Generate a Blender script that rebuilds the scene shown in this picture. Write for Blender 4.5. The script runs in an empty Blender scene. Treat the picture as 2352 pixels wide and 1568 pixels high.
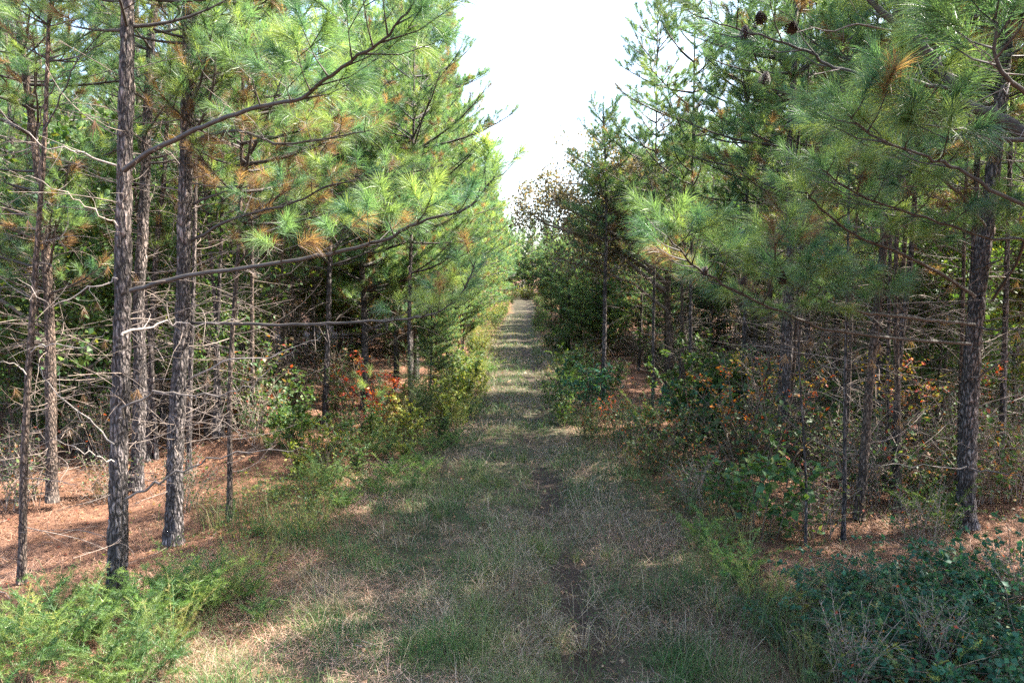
import bpy, math, random
import numpy as np
from mathutils import Vector, Matrix

R = math.radians
SC = bpy.context.scene
COL = SC.collection

# ------------------------------------------------------------------ camera, sky, sun, exposure
CAM_H, PITCH, YAW = 3.2, 5.2, 1.06
cd = bpy.data.cameras.new("camera")
cd.lens, cd.sensor_width, cd.clip_start, cd.clip_end = 24.0, 36.0, 0.05, 2000.0
cam = bpy.data.objects.new("camera", cd)
COL.objects.link(cam)
cam.location = (0, 0, CAM_H)
cam.rotation_euler = (R(90 - PITCH), 0, R(YAW))
SC.camera = cam
CROT = np.array((Matrix.Rotation(R(YAW), 3, 'Z') @ Matrix.Rotation(R(90 - PITCH), 3, 'X')))

SUN_EL, SUN_AX, SUN_AY = 50.0, 0.965, 0.26
w = bpy.data.worlds.new("World")
SC.world = w
w.use_nodes = True
nt = w.node_tree
sky = nt.nodes.new("ShaderNodeTexSky")
sky.sky_type = 'NISHITA'
sky.sun_disc = False
sky.sun_elevation = R(SUN_EL)
sky.sun_rotation = math.atan2(SUN_AX, SUN_AY)
sky.air_density, sky.dust_density, sky.ozone_density = 1.0, 3.0, 1.5
bg = nt.nodes["Background"]
bg.inputs[1].default_value = 0.15
nt.links.new(sky.outputs[0], bg.inputs[0])

sl = bpy.data.lights.new("sun", 'SUN')
sl.energy, sl.angle, sl.color = 5.0, R(0.53), (1.0, 0.93, 0.82)
sun = bpy.data.objects.new("sun", sl)
COL.objects.link(sun)
sd = Vector((SUN_AX * math.cos(R(SUN_EL)), SUN_AY * math.cos(R(SUN_EL)), math.sin(R(SUN_EL))))
sun.rotation_euler = sd.to_track_quat('Z', 'Y').to_euler()
sun.location = (20, 0, 30)

SC.view_settings.view_transform = 'Standard'
SC.view_settings.look = 'None'
SC.view_settings.exposure = 2.5
SC.view_settings.gamma = 1.0
cy = SC.cycles
cy.use_denoising = False
cy.max_bounces, cy.diffuse_bounces, cy.glossy_bounces, cy.transmission_bounces = 6, 4, 2, 4
cy.caustics_reflective = cy.caustics_refractive = False
cy.sample_clamp_indirect = 3.0

# ------------------------------------------------------------------ maths helpers
def rgen(seed):
    return np.random.default_rng(seed)

def _hash(i, j, k, s):
    h = (i * 374761393 + j * 668265263 + k * 2147483647 + s * 974634777) & 0xFFFFFFFF
    h = ((h ^ (h >> 13)) * 1274126177) & 0xFFFFFFFF
    return ((h ^ (h >> 16)) & 0xFFFF) / 65535.0

def vnoise(x, y, z=0.0, s=0):
    x, y, z = np.broadcast_arrays(np.asarray(x, float), np.asarray(y, float), np.asarray(z, float))
    xi, yi, zi = np.floor(x).astype(np.int64), np.floor(y).astype(np.int64), np.floor(z).astype(np.int64)
    fx, fy, fz = x - xi, y - yi, z - zi
    fx, fy, fz = fx * fx * (3 - 2 * fx), fy * fy * (3 - 2 * fy), fz * fz * (3 - 2 * fz)
    r = 0
    for a in (0, 1):
        for b in (0, 1):
            for c in (0, 1):
                wgt = (fx if a else 1 - fx) * (fy if b else 1 - fy) * (fz if c else 1 - fz)
                r = r + wgt * _hash(xi + a, yi + b, zi + c, s)
    return r

def fbm(x, y, s=0, o=3):
    r, a, t = 0, 0.5, 0
    for i in range(o):
        r = r + a * vnoise(x * 2 ** i, y * 2 ** i, 0, s + i)
        t += a
        a *= 0.5
    return r / t

def sstep(a, b, x):
    t = np.clip((x - a) / (b - a), 0, 1)
    return t * t * (3 - 2 * t)

def pathc(y):                       # centre line of the track
    return -0.25 + 0.30 * np.sin(np.asarray(y) / 9.0) * sstep(12, 30, np.asarray(y)) * sstep(110, 60, np.asarray(y))

def rutc(y):                        # the worn wheel rut right of the centre
    return 0.5 + 0.4 * sstep(10, 6, np.asarray(y, float)) + 0.12 * np.sin(np.asarray(y) * 0.8)

def halfw(y):                       # half width of the mown strip
    return 2.3 - 1.12 * sstep(7, 17, np.asarray(y, float))

def gz(x, y):                       # ground height
    x, y = np.asarray(x, float), np.asarray(y, float)
    u = x - pathc(y)
    off = sstep(2.3, 4.5, np.abs(u))
    z = 0.05 * (fbm(x * 1.7, y * 1.7, 5) - 0.5) * (0.5 + off)
    z = z + off * 0.35 * (fbm(x * 0.33, y * 0.33, 9) - 0.5)
    z = z - 0.07 * np.exp(-((u - rutc(y)) / 0.26) ** 2) - 0.04 * np.exp(-((u + 0.95) / 0.3) ** 2)
    z = z - 0.03 * np.exp(-((u - rutc(y)) / 0.35) ** 2) * (np.exp(-((y - 9.6) / 0.8) ** 2) + np.exp(-((y - 5.6) / 0.5) ** 2))
    z = z + 0.45 * np.exp(-((x + 5.0) / 1.3) ** 2 - ((y - 12.3) / 1.3) ** 2)     # litter mound in the left wood
    z = z + 0.30 * np.exp(-((x - 7.6) / 1.4) ** 2 - ((y - 12.0) / 1.2) ** 2)
    z = z - 0.25 * sstep(-3.5, -6.5, x) * np.exp(-((y - 7) / 4.0) ** 2)
    z = z + 0.010 * np.maximum(y - 45, 0)
    return z

def ray(px, py):
    v = CROT @ np.array([(px - 1176) / 1568.0, -(py - 784) / 1568.0, -1.0])
    return v

def atY(px, py, Y):                 # point where the sight line meets the upright plane y = Y
    v = ray(px, py)
    t = Y / v[1]
    return np.array([v[0] * t, Y, CAM_H + v[2] * t])

def ground(px, py):
    v = ray(px, py)
    t = -CAM_H / v[2]
    for _ in range(8):
        p = v * t
        t = (float(gz(p[0], p[1])) - CAM_H) / v[2]
    p = v * t
    return np.array([p[0], p[1], float(gz(p[0], p[1]))])

def nrm(v):
    return v / np.maximum(np.linalg.norm(v, axis=-1, keepdims=True), 1e-9)

# ------------------------------------------------------------------ mesh collector
class MB:
    def __init__(s):
        s.v, s.c, s.q, s.t, s.qm, s.tm, s.n = [], [], [], [], [], [], 0

    def add(s, v, col, quads=None, tris=None, mat=0):
        v = np.asarray(v, np.float32).reshape(-1, 3)
        col = np.broadcast_to(np.asarray(col, np.float32), (len(v), 3))
        s.v.append(v)
        s.c.append(col)
        if quads is not None and len(quads):
            s.q.append(np.asarray(quads, np.int64) + s.n)
            s.qm.append(np.full(len(quads), mat, np.int32))
        if tris is not None and len(tris):
            s.t.append(np.asarray(tris, np.int64) + s.n)
            s.tm.append(np.full(len(tris), mat, np.int32))
        s.n += len(v)

    def mesh(s, name, mats):
        me = bpy.data.meshes.new(name)
        if not s.n:
            return me
        v = np.concatenate(s.v)
        c = np.concatenate(s.c)
        q = np.concatenate(s.q) if s.q else np.zeros((0, 4), np.int64)
        t = np.concatenate(s.t) if s.t else np.zeros((0, 3), np.int64)
        me.vertices.add(len(v))
        me.vertices.foreach_set("co", v.ravel())
        loops = np.concatenate([q.ravel(), t.ravel()]).astype(np.int32)
        me.loops.add(len(loops))
        me.loops.foreach_set("vertex_index", loops)
        me.polygons.add(len(q) + len(t))
        st = np.concatenate([np.arange(len(q)) * 4, len(q) * 4 + np.arange(len(t)) * 3]).astype(np.int32)
        me.polygons.foreach_set("loop_start", st)
        mi = np.concatenate((s.qm or [np.zeros(0, np.int32)]) + (s.tm or [np.zeros(0, np.int32)])).astype(np.int32)
        me.polygons.foreach_set("material_index", mi)
        me.polygons.foreach_set("use_smooth", np.ones(len(mi), bool))
        at = me.color_attributes.new("col", 'FLOAT_COLOR', 'POINT')
        at.data.foreach_set("color", np.concatenate([c, np.ones((len(c), 1), np.float32)], 1).ravel())
        for m in mats:
            me.materials.append(m)
        me.update(calc_edges=True)
        return me

def tube(mb, P, rad, col, seg=5, mat=0, bump=0.0, seed=0, cap=True):
    P = np.asarray(P, float)
    n = len(P)
    rad = np.broadcast_to(np.asarray(rad, float), (n,))
    T = nrm(np.gradient(P, axis=0))
    ref = np.array([0.0, 0.0, 1.0]) if abs(T[0][2]) < 0.8 else np.array([1.0, 0.0, 0.0])
    U = nrm(np.cross(T, ref))
    W = np.cross(T, U)
    a = np.linspace(0, 2 * np.pi, seg, endpoint=False)
    ca, sa = np.cos(a), np.sin(a)
    rr = rad[:, None] * np.ones(seg)
    if bump:
        g = np.array([vnoise(ca * 3.6 + seed, sa * 3.6, P[i, 2] * 9.0, 3) for i in range(n)]) - 0.5
        g2 = np.array([vnoise(ca * 9 + seed, sa * 9, P[i, 2] * 24.0, 4) for i in range(n)]) - 0.5
        rr = rr * (1 + bump * (g * 1.1 + g2 * 0.9))
    V = P[:, None, :] + rr[..., None] * (U[:, None, :] * ca[None, :, None] + W[:, None, :] * sa[None, :, None])
    i, j = np.meshgrid(np.arange(n - 1), np.arange(seg), indexing='ij')
    j2 = (j + 1) % seg
    Q = np.stack([i * seg + j, i * seg + j2, (i + 1) * seg + j2, (i + 1) * seg + j], -1).reshape(-1, 4)
    mb.add(V.reshape(-1, 3), col, quads=Q, mat=mat)

def needles(mb, P0, D, L, C, n, ln, hw, rg, seg2=False, lo=18, hi=72, droop=0.12, mat=1):
    """n needles round each shoot (start P0, direction D, length L, colour C)"""
    if not len(P0):
        return
    P0, D, L, C = (np.repeat(np.asarray(a, float), n, 0) for a in (P0, D, L, C))
    m = len(P0)
    D = nrm(D)
    ref = nrm(rg.normal(size=(m, 3)))
    U = nrm(np.cross(D, ref))
    t = rg.random(m) ** 0.7
    th = np.radians(lo + (hi - lo) * rg.random(m) * (1.15 - 0.6 * t))
    d = D * np.cos(th)[:, None] + U * np.sin(th)[:, None]
    b = P0 + D * (L * t)[:, None]
    ll = ln * (0.7 + 0.4 * rg.random(m))
    g = np.zeros((m, 3))
    g[:, 2] = -droop * ll * (0.5 + rg.random(m))
    tip = b + d * ll[:, None] + g
    side = nrm(np.cross(d, nrm(rg.normal(size=(m, 3))))) * hw
    C = C * (0.75 + 0.5 * rg.random((m, 1)))
    if seg2:
        mid = b + d * (ll * 0.55)[:, None] + g * 0.2
        V = np.stack([b - side, b + side, mid + side * 0.8, mid - side * 0.8, tip], 1)
        k = np.arange(m)[:, None] * 5
        mb.add(V.reshape(-1, 3), np.repeat(C, 5, 0), quads=k + [0, 1, 2, 3], tris=k + [3, 2, 4], mat=mat)
    else:
        V = np.stack([b - side, b + side, tip], 1)
        mb.add(V.reshape(-1, 3), np.repeat(C, 3, 0), tris=np.arange(m * 3).reshape(-1, 3), mat=mat)

def leaves(mb, P, D, N, ln, wd, C, mat=1, fold=0.25):
    """a pointed leaf folded along its midrib at each P"""
    m = len(P)
    if not m:
        return
    D = nrm(D)
    S = nrm(np.cross(D, N))
    N = np.cross(S, D)
    ln = np.broadcast_to(ln, (m,))[:, None]
    wd = np.broadcast_to(wd, (m,))[:, None]
    m1 = P + D * ln * 0.45 - N * ln * 0.04
    tip = P + D * ln - N * ln * 0.18
    V = np.stack([P, m1 + S * wd + N * wd * fold, tip, m1 - S * wd + N * wd * fold, m1], 1)
    k = np.arange(m)[:, None] * 5
    T = np.concatenate([k + [0, 1, 4], k + [1, 2, 4], k + [4, 2, 3], k + [0, 4, 3]])
    mb.add(V.reshape(-1, 3), np.repeat(C, 5, 0), tris=T, mat=mat)

# ------------------------------------------------------------------ materials
def newmat(name):
    m = bpy.data.materials.new(name)
    m.use_nodes = True
    t = m.node_tree
    for n in list(t.nodes):
        t.nodes.remove(n)
    return m, t, t.nodes.new("ShaderNodeOutputMaterial")

def N(t, kind, **kw):
    n = t.nodes.new(kind)
    for k, v in kw.items():
        if k.startswith('i_'):
            n.inputs[k[2:].replace('_', ' ')].default_value = v
        else:
            setattr(n, k, v)
    return n

def leaf_mat(name, trans, rough, spec, ttint, var=0.25):
    m, t, out = newmat(name)
    a = N(t, "ShaderNodeAttribute", attribute_name="col")
    oi = N(t, "ShaderNodeObjectInfo")
    mr = N(t, "ShaderNodeMapRange")
    mr.inputs[3].default_value, mr.inputs[4].default_value = 1 - var, 1 + var
    t.links.new(oi.outputs["Random"], mr.inputs[0])
    hs = N(t, "ShaderNodeVectorMath", operation='SCALE')
    t.links.new(a.outputs["Color"], hs.inputs[0])
    t.links.new(mr.outputs[0], hs.inputs["Scale"])
    p = N(t, "ShaderNodeBsdfPrincipled")
    p.inputs["Roughness"].default_value = rough
    p.inputs["Specular IOR Level"].default_value = spec
    t.links.new(hs.outputs[0], p.inputs["Base Color"])
    tr = N(t, "ShaderNodeBsdfTranslucent")
    vm = N(t, "ShaderNodeVectorMath", operation='MULTIPLY')
    vm.inputs[1].default_value = ttint
    t.links.new(hs.outputs[0], vm.inputs[0])
    t.links.new(vm.outputs[0], tr.inputs["Color"])
    mx = N(t, "ShaderNodeMixShader")
    mx.inputs[0].default_value = trans
    t.links.new(p.outputs[0], mx.inputs[1])
    t.links.new(tr.outputs[0], mx.inputs[2])
    t.links.new(mx.outputs[0], out.inputs[0])
    return m

def bark_mat(name, dark, light, sx=26.0, sz=7.0, bump=1.0):
    m, t, out = newmat(name)
    tc = N(t, "ShaderNodeTexCoord")
    mp = N(t, "ShaderNodeMapping")
    mp.inputs["Scale"].default_value = (sx, sx, sz)
    t.links.new(tc.outputs["Object"], mp.inputs[0])
    nz = N(t, "ShaderNodeTexNoise")
    nz.inputs["Scale"].default_value = 0.7
    nz.inputs["Detail"].default_value = 3
    t.links.new(mp.outputs[0], nz.inputs["Vector"])
    mxv = N(t, "ShaderNodeMixRGB", blend_type='ADD')
    mxv.inputs[0].default_value = 0.9
    t.links.new(mp.outputs[0], mxv.inputs[1])
    t.links.new(nz.outputs["Color"], mxv.inputs[2])
    vo = N(t, "ShaderNodeTexVoronoi", feature='DISTANCE_TO_EDGE')
    vo.inputs["Scale"].default_value = 1.0
    t.links.new(mxv.outputs[0], vo.inputs["Vector"])
    n2 = N(t, "ShaderNodeTexNoise")
    n2.inputs["Scale"].default_value = 3.0
    n2.inputs["Detail"].default_value = 5
    t.links.new(mp.outputs[0], n2.inputs["Vector"])
    cr = N(t, "ShaderNodeValToRGB")
    cr.color_ramp.elements[0].position, cr.color_ramp.elements[1].position = 0.02, 0.28
    cr.color_ramp.elements[0].color = (0.15, 0.15, 0.15, 1)
    t.links.new(vo.outputs["Distance"], cr.inputs[0])
    cc = N(t, "ShaderNodeValToRGB")
    cc.color_ramp.elements[0].position, cc.color_ramp.elements[1].position = 0.35, 0.68
    cc.color_ramp.elements[0].color = (*dark, 1)
    cc.color_ramp.elements[1].color = (*light, 1)
    t.links.new(n2.outputs["Fac"], cc.inputs[0])
    mu = N(t, "ShaderNodeMixRGB", blend_type='MULTIPLY')
    mu.inputs[0].default_value = 1.0
    t.links.new(cc.outputs[0], mu.inputs[1])
    t.links.new(cr.outputs[0], mu.inputs[2])
    sz_ = N(t, "ShaderNodeSeparateXYZ")
    t.links.new(tc.outputs["Object"], sz_.inputs[0])
    n5 = N(t, "ShaderNodeTexNoise")
    n5.inputs["Scale"].default_value = 2.2
    n5.inputs["Detail"].default_value = 4
    t.links.new(tc.outputs["Object"], n5.inputs["Vector"])
    am = N(t, "ShaderNodeMath", operation='MULTIPLY_ADD')
    am.inputs[1].default_value = 5.0
    t.links.new(n5.outputs["Fac"], am.inputs[0])
    t.links.new(sz_.outputs[2], am.inputs[2])
    hr = N(t, "ShaderNodeMapRange")
    hr.inputs[1].default_value, hr.inputs[2].default_value = 3.0, 7.5
    t.links.new(am.outputs[0], hr.inputs[0])
    tint = N(t, "ShaderNodeMixRGB")
    tint.inputs[1].default_value, tint.inputs[2].default_value = (0.92, 0.95, 1.0, 1), (1.02, 0.94, 0.87, 1)
    t.links.new(hr.outputs[0], tint.inputs[0])
    mu2 = N(t, "ShaderNodeMixRGB", blend_type='MULTIPLY')
    mu2.inputs[0].default_value = 1.0
    t.links.new(mu.outputs[0], mu2.inputs[1])
    t.links.new(tint.outputs[0], mu2.inputs[2])
    pr = N(t, "ShaderNodeMapRange")                      # pale lichen-grey and dark patches
    pr.inputs[1].default_value, pr.inputs[2].default_value = 0.35, 0.65
    pr.inputs[3].default_value, pr.inputs[4].default_value = 0.6, 1.45
    t.links.new(n5.outputs["Fac"], pr.inputs[0])
    mu = N(t, "ShaderNodeVectorMath", operation='SCALE')
    t.links.new(mu2.outputs[0], mu.inputs[0])
    t.links.new(pr.outputs[0], mu.inputs["Scale"])
    p = N(t, "ShaderNodeBsdfPrincipled")
    p.inputs["Roughness"].default_value = 0.75
    p.inputs["Specular IOR Level"].default_value = 0.35
    t.links.new(mu.outputs[0], p.inputs["Base Color"])
    ad = N(t, "ShaderNodeMath", operation='ADD')
    t.links.new(cr.outputs[0], ad.inputs[0])
    t.links.new(n2.outputs["Fac"], ad.inputs[1])
    bp = N(t, "ShaderNodeBump")
    bp.inputs["Strength"].default_value = bump
    bp.inputs["Distance"].default_value = 0.02
    t.links.new(ad.outputs[0], bp.inputs["Height"])
    t.links.new(bp.outputs[0], p.inputs["Normal"])
    t.links.new(p.outputs[0], out.inputs[0])
    return m

def wood_mat(name):
    m, t, out = newmat(name)
    a = N(t, "ShaderNodeAttribute", attribute_name="col")
    nz = N(t, "ShaderNodeTexNoise")
    nz.inputs["Scale"].default_value = 40
    nz.inputs["Detail"].default_value = 4
    mr = N(t, "ShaderNodeMapRange")
    mr.inputs[1].default_value, mr.inputs[2].default_value = 0.3, 0.7
    mr.inputs[3].default_value, mr.inputs[4].default_value = 0.55, 1.35
    t.links.new(nz.outputs["Fac"], mr.inputs[0])
    sc = N(t, "ShaderNodeVectorMath", operation='SCALE')
    t.links.new(a.outputs["Color"], sc.inputs[0])
    t.links.new(mr.outputs[0], sc.inputs["Scale"])
    p = N(t, "ShaderNodeBsdfPrincipled")
    p.inputs["Roughness"].default_value = 0.7
    t.links.new(sc.outputs[0], p.inputs["Base Color"])
    t.links.new(p.outputs[0], out.inputs[0])
    return m

M_NEEDLE = leaf_mat("pine_needles", 0.42, 0.42, 0.5, (1.55, 1.6, 0.72))
M_LEAF = leaf_mat("broad_leaves", 0.38, 0.5, 0.35, (1.5, 1.4, 0.6), 0.15)
M_GRASS = leaf_mat("grass_blades", 0.30, 0.5, 0.35, (1.3, 1.3, 0.7), 0.0)
M_LITTER = leaf_mat("pine_straw", 0.08, 0.55, 0.4, (1.2, 1.0, 0.7), 0.0)
M_BARK = bark_mat("pine_bark", (0.032, 0.025, 0.023), (0.32, 0.27, 0.25))
M_BARK2 = bark_mat("young_pine_bark", (0.08, 0.055, 0.042), (0.30, 0.22, 0.17), 34, 10, 0.7)
M_WOOD = wood_mat("branch_wood")

# ------------------------------------------------------------------ objects
def tag(o, label=None, cat=None, group=None, kind=None):
    if label: o["label"] = label
    if cat: o["category"] = cat
    if group: o["group"] = group
    if kind: o["kind"] = kind
    return o

def ob(name, me, parent=None, loc=None, rz=0.0):
    o = bpy.data.objects.new(name, me)
    COL.objects.link(o)
    if parent is not None: o.parent = parent
    if loc is not None: o.location = loc
    o.rotation_euler.z = rz
    return o

def empty(name, loc, rz=0.0):
    o = ob(name, None, None, loc, rz)
    o.empty_display_size = 0.2
    return o

GREEN = np.array([(0.155, 0.235, 0.105), (0.115, 0.205, 0.115), (0.230, 0.290, 0.105), (0.080, 0.165, 0.110)])
BROWN = np.array([(0.22, 0.13, 0.08), (0.28, 0.17, 0.10), (0.17, 0.10, 0.065)])
BARKC = (0.052, 0.043, 0.037)
DEADC = (0.20, 0.155, 0.128)

class Tufts:
    def __init__(s):
        s.p, s.d, s.l, s.c = [], [], [], []

    def add(s, p, d, l, c):
        s.p.append(p); s.d.append(d); s.l.append(l); s.c.append(c)

def curve_pts(p0, az, L, e0, e1, rnd, n=7, wob=0.12):
    pts = [np.array(p0, float)]
    a = az
    for i in range(n - 1):
        f = i / (n - 2)
        e = e0 + (e1 - e0) * f
        a += rnd.uniform(-wob, wob)
        d = np.array([math.cos(e) * math.cos(a), math.cos(e) * math.sin(a), math.sin(e)])
        pts.append(pts[-1] + d * L / (n - 1))
    return np.array(pts)

def along(P, s):
    f = s * (len(P) - 1)
    i = min(int(f), len(P) - 2)
    return P[i] + (P[i + 1] - P[i]) * (f - i), nrm(P[i + 1] - P[i])

def dress(mb, P, r0, tf, rnd, start=0.3, step=0.2, brown=0.08, wood=BARKC, tlen=0.3, bias=None, seg=5, sub=True):
    """a live branch along P: its wood, side twigs and the shoots that carry needles"""
    L = float(np.sum(np.linalg.norm(np.diff(P, axis=0), axis=1)))
    n = len(P)
    tube(mb, P, np.linspace(r0, max(r0 * 0.25, 0.003), n), wood, seg, 0)
    def col():
        if rnd.random() < brown:
            return BROWN[rnd.randrange(3)]
        a, b, f = GREEN[rnd.randrange(4)], GREEN[rnd.randrange(4)], rnd.random()
        return a * f + b * (1 - f)
    p, d = along(P, 1.0)
    tf.add(p - d * 0.1, nrm(d + [0, 0, 0.25]), 0.26, col())
    s, side = start, rnd.choice((-1, 1))
    while s < 0.98:
        p, d = along(P, s)
        hor = nrm(np.cross(d, [0, 0, 1.0]))
        ang = R(rnd.uniform(35, 62))
        td = nrm(d * math.cos(ang) + hor * side * math.sin(ang) + np.array([0, 0, rnd.uniform(-0.05, 0.35)]))
        tl = min(0.95, max(0.14, (tlen + 0.9 * (1 - s)) * rnd.uniform(0.35, 0.75) * min(1, L / 2.2)))
        q1 = p + td * tl * 0.5
        q2 = q1 + nrm(td + [0, 0, 0.35]) * tl * 0.5
        tube(mb, [p, q1, q2], [r0 * 0.28 + 0.002, 0.004, 0.003], wood, 3, 0)
        tf.add(q2 - td * 0.08, nrm(q2 - q1), 0.2, col())
        if sub and tl > 0.34:
            for k in range(2 if tl < 0.6 else 4):
                f = rnd.uniform(0.35, 0.95)
                b = p + (q2 - p) * f
                sd2 = nrm(td * 0.6 + np.cross(td, [0, 0, 1.0]) * (1 if k % 2 else -1) * rnd.uniform(0.5, 1.0) + [0, 0, rnd.uniform(0, 0.6)])
                sl = rnd.uniform(0.1, 0.28)
                tube(mb, [b, b + sd2 * sl], [0.004, 0.003], wood, 3, 0)
                tf.add(b + sd2 * sl * 0.5, sd2, 0.16, col())
        side = -side
        s += step / L * rnd.uniform(0.7, 1.3)

def dead(mb, P, r0, rnd, step=0.22, tl=0.5, col=DEADC, seg=4):
    L = float(np.sum(np.linalg.norm(np.diff(P, axis=0), axis=1)))
    c = np.array(col) * rnd.uniform(0.6, 1.25)
    tube(mb, P, np.linspace(r0, 0.002, len(P)), c, seg, 0)
    s = rnd.uniform(0.1, 0.3)
    while s < 0.97:
        p, d = along(P, s)
        l = tl * rnd.uniform(0.3, 1.1) * (1.1 - s)
        v = nrm(d * rnd.uniform(0.2, 0.9) + np.array([rnd.gauss(0, 1), rnd.gauss(0, 1), rnd.gauss(0, 0.6)]) * 0.7)
        k = np.array([rnd.gauss(0, 1), rnd.gauss(0, 1), rnd.gauss(0, 1)]) * 0.35
        q = [p]
        for i in range(3):
            v = nrm(v + k * 0.6)
            q.append(q[-1] + v * l / 3)
        tube(mb, q, [max(r0 * 0.35, 0.002), 0.002, 0.0016, 0.001], c * rnd.uniform(0.8, 1.2), 3, 0)
        s += step / L * rnd.uniform(0.6, 1.5)

# ------------------------------------------------------------------ pines
def build_pine(seed, H, r0, zroad, zback, Lroad, Lback, nn=50, hw=0.002, ln=0.17, seg2=False, step=0.22, dz=0.42,
               per=(3, 5), ndead=26, deadz=(0.7, 5.5), deadL=1.4, brown=0.08, trunk=None, tseg=8, bump=0.0, ring=0.5,
               side=0.0, sub=True, split=False, thin=0.0, red=False):
    """the meshes of a pine whose road side is +x: (trunk, crown, dead branches)"""
    rnd, rg = random.Random(seed), rgen(seed)
    ph = rnd.uniform(0, 6)
    if trunk is None:
        wa, wb = rnd.uniform(0.03, 0.12), rnd.uniform(0.02, 0.08)
        cx = lambda z: np.array([wa * math.sin(z * 0.5 + ph) - wa * math.sin(ph), wb * math.sin(z * 0.7 + ph * 2) - wb * math.sin(ph * 2), z])
    else:
        TZ = np.array([p[2] for p in trunk]); TX = np.array([p[0] for p in trunk]); TY = np.array([p[1] for p in trunk])
        cx = lambda z: np.array([np.interp(z, TZ, TX), np.interp(z, TZ, TY), z])
    rr = lambda z: r0 * (1 - 0.86 * (z / H) ** 1.1) + 0.55 * r0 * math.exp(-max(z, 0) / 0.16)
    T, C, D = MB(), MB(), MB()
    zs = np.arange(-0.25, H * 0.985, ring)
    if ring < 0.2:
        zs = np.concatenate([np.arange(-0.25, min(8.0, H), ring), np.arange(8.0, H * 0.985, 0.4)])
    tube(T, [cx(z) for z in zs], [rr(z) for z in zs], (0.2, 0.2, 0.2), tseg, 0, bump, seed)
    tf = Tufts()
    z = min(zroad, zback)
    while z < H - 0.25:
        f = (z - zroad) / max(H - zroad, 0.1)
        for k in range(rnd.randint(*per)):
            az = rnd.uniform(-math.pi, math.pi)
            road = 0.5 + 0.5 * math.cos(az - side)
            zl = zroad * road + zback * (1 - road)
            if z < zl or (thin and z > 7.0 and rnd.random() < thin):
                continue
            prof = min(1.0, 0.45 + 1.6 * (z - zl) / H) * min(1.0, 0.12 + 1.25 * (1 - z / H))
            L = (Lroad * road + Lback * (1 - road)) * prof * rnd.uniform(0.7, 1.15) + 0.15
            e0 = R(rnd.uniform(-5, 25) + 40 * max(0, f) ** 2)
            e1 = e0 + R(rnd.uniform(10, 35))
            P = curve_pts(cx(z + rnd.uniform(-0.05, 0.05)), az, L, e0, e1, rnd)
            dress(C, P, 0.008 + 0.011 * L, tf, rnd, 0.25, step, brown + (0.12 if z < zl + 0.8 else 0), seg=4, sub=sub)
        z += dz * rnd.uniform(0.7, 1.3)
    tf.add(cx(H - 0.3), np.array([0, 0, 1.0]), 0.4, GREEN[0])
    needles(C, tf.p, tf.d, tf.l, tf.c, nn, ln, hw, rg, seg2)
    DL = []
    for k in range(ndead):
        if split:
            D = MB()
            DL.append(D)
        z = rnd.uniform(*deadz)
        az = rnd.uniform(-math.pi, math.pi)
        e0 = R(rnd.uniform(-15, 30))
        L = deadL * rnd.uniform(0.35, 1.15)
        P = curve_pts(cx(z), az, L, e0, e0 + R(rnd.uniform(-60, 60)), rnd, 8, 0.32)
        dead(D, P, 0.003 + 0.0025 * L, rnd, 0.10, 0.40)
        if rnd.random() < 0.12:                      # brown needles caught on dead twigs
            needles(D, [P[-2]], [[0, 0, -1.0]], [0.05], [BROWN[rnd.randrange(3)]], 30, 0.15, hw, rg, mat=1, hi=50)
    return (T.mesh("trunk", [M_BARK2 if red else M_BARK]), C.mesh("crown", [M_WOOD, M_NEEDLE]), [d.mesh("dead_branch", [M_WOOD, M_NEEDLE]) for d in DL] if split else D.mesh("dead_branches", [M_WOOD, M_NEEDLE]))

def put_pine(meshes, loc, rz, sc, label, group=None, name="pine_tree"):
    e = empty(name, loc, rz)
    e.scale = (sc, sc, sc)
    tag(e, label, "pine tree", group)
    ob("trunk", meshes[0], e)
    ob("crown", meshes[1], e)
    if isinstance(meshes[2], list):
        for me in meshes[2]:
            ob("dead_branch", me, e)
    elif len(meshes[2].vertices):
        tag(ob("dead_branches", meshes[2], e), kind="stuff")
    return e

# ------------------------------------------------------------------ broadleaved plants
GRN = [((0.060, 0.120, 0.030), 3), ((0.045, 0.100, 0.035), 3), ((0.100, 0.155, 0.035), 2), ((0.150, 0.170, 0.040), 0.6)]
LIME = [((0.150, 0.200, 0.035), 3), ((0.220, 0.240, 0.040), 2), ((0.100, 0.150, 0.035), 2), ((0.320, 0.260, 0.050), 0.6)]
DARKG = [((0.032, 0.110, 0.062), 4), ((0.045, 0.140, 0.085), 3), ((0.060, 0.120, 0.040), 1), ((0.10, 0.14, 0.06), 0.4)]
CREAM = [((0.380, 0.360, 0.130), 3), ((0.250, 0.270, 0.060), 2), ((0.360, 0.250, 0.140), 1), ((0.100, 0.150, 0.040), 1)]
REDS = [((0.420, 0.050, 0.020), 4), ((0.480, 0.140, 0.025), 3), ((0.280, 0.030, 0.030), 2), ((0.150, 0.140, 0.030), 1)]
ORNG = [((0.500, 0.170, 0.030), 3), ((0.450, 0.070, 0.025), 2), ((0.420, 0.280, 0.040), 2), ((0.070, 0.110, 0.030), 2)]
GOLD = [((0.360, 0.260, 0.040), 3), ((0.260, 0.280, 0.050), 3), ((0.400, 0.120, 0.040), 2)]
MIXR = [((0.050, 0.105, 0.038), 8), ((0.090, 0.130, 0.040), 4), ((0.300, 0.060, 0.030), 0.5), ((0.320, 0.140, 0.040), 0.5), ((0.200, 0.140, 0.080), 1.5)]
OAKC = [((0.210, 0.190, 0.165), 4), ((0.240, 0.205, 0.165), 3), ((0.110, 0.125, 0.080), 3), ((0.250, 0.180, 0.120), 1)]
STEM = (0.12, 0.085, 0.06)

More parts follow.
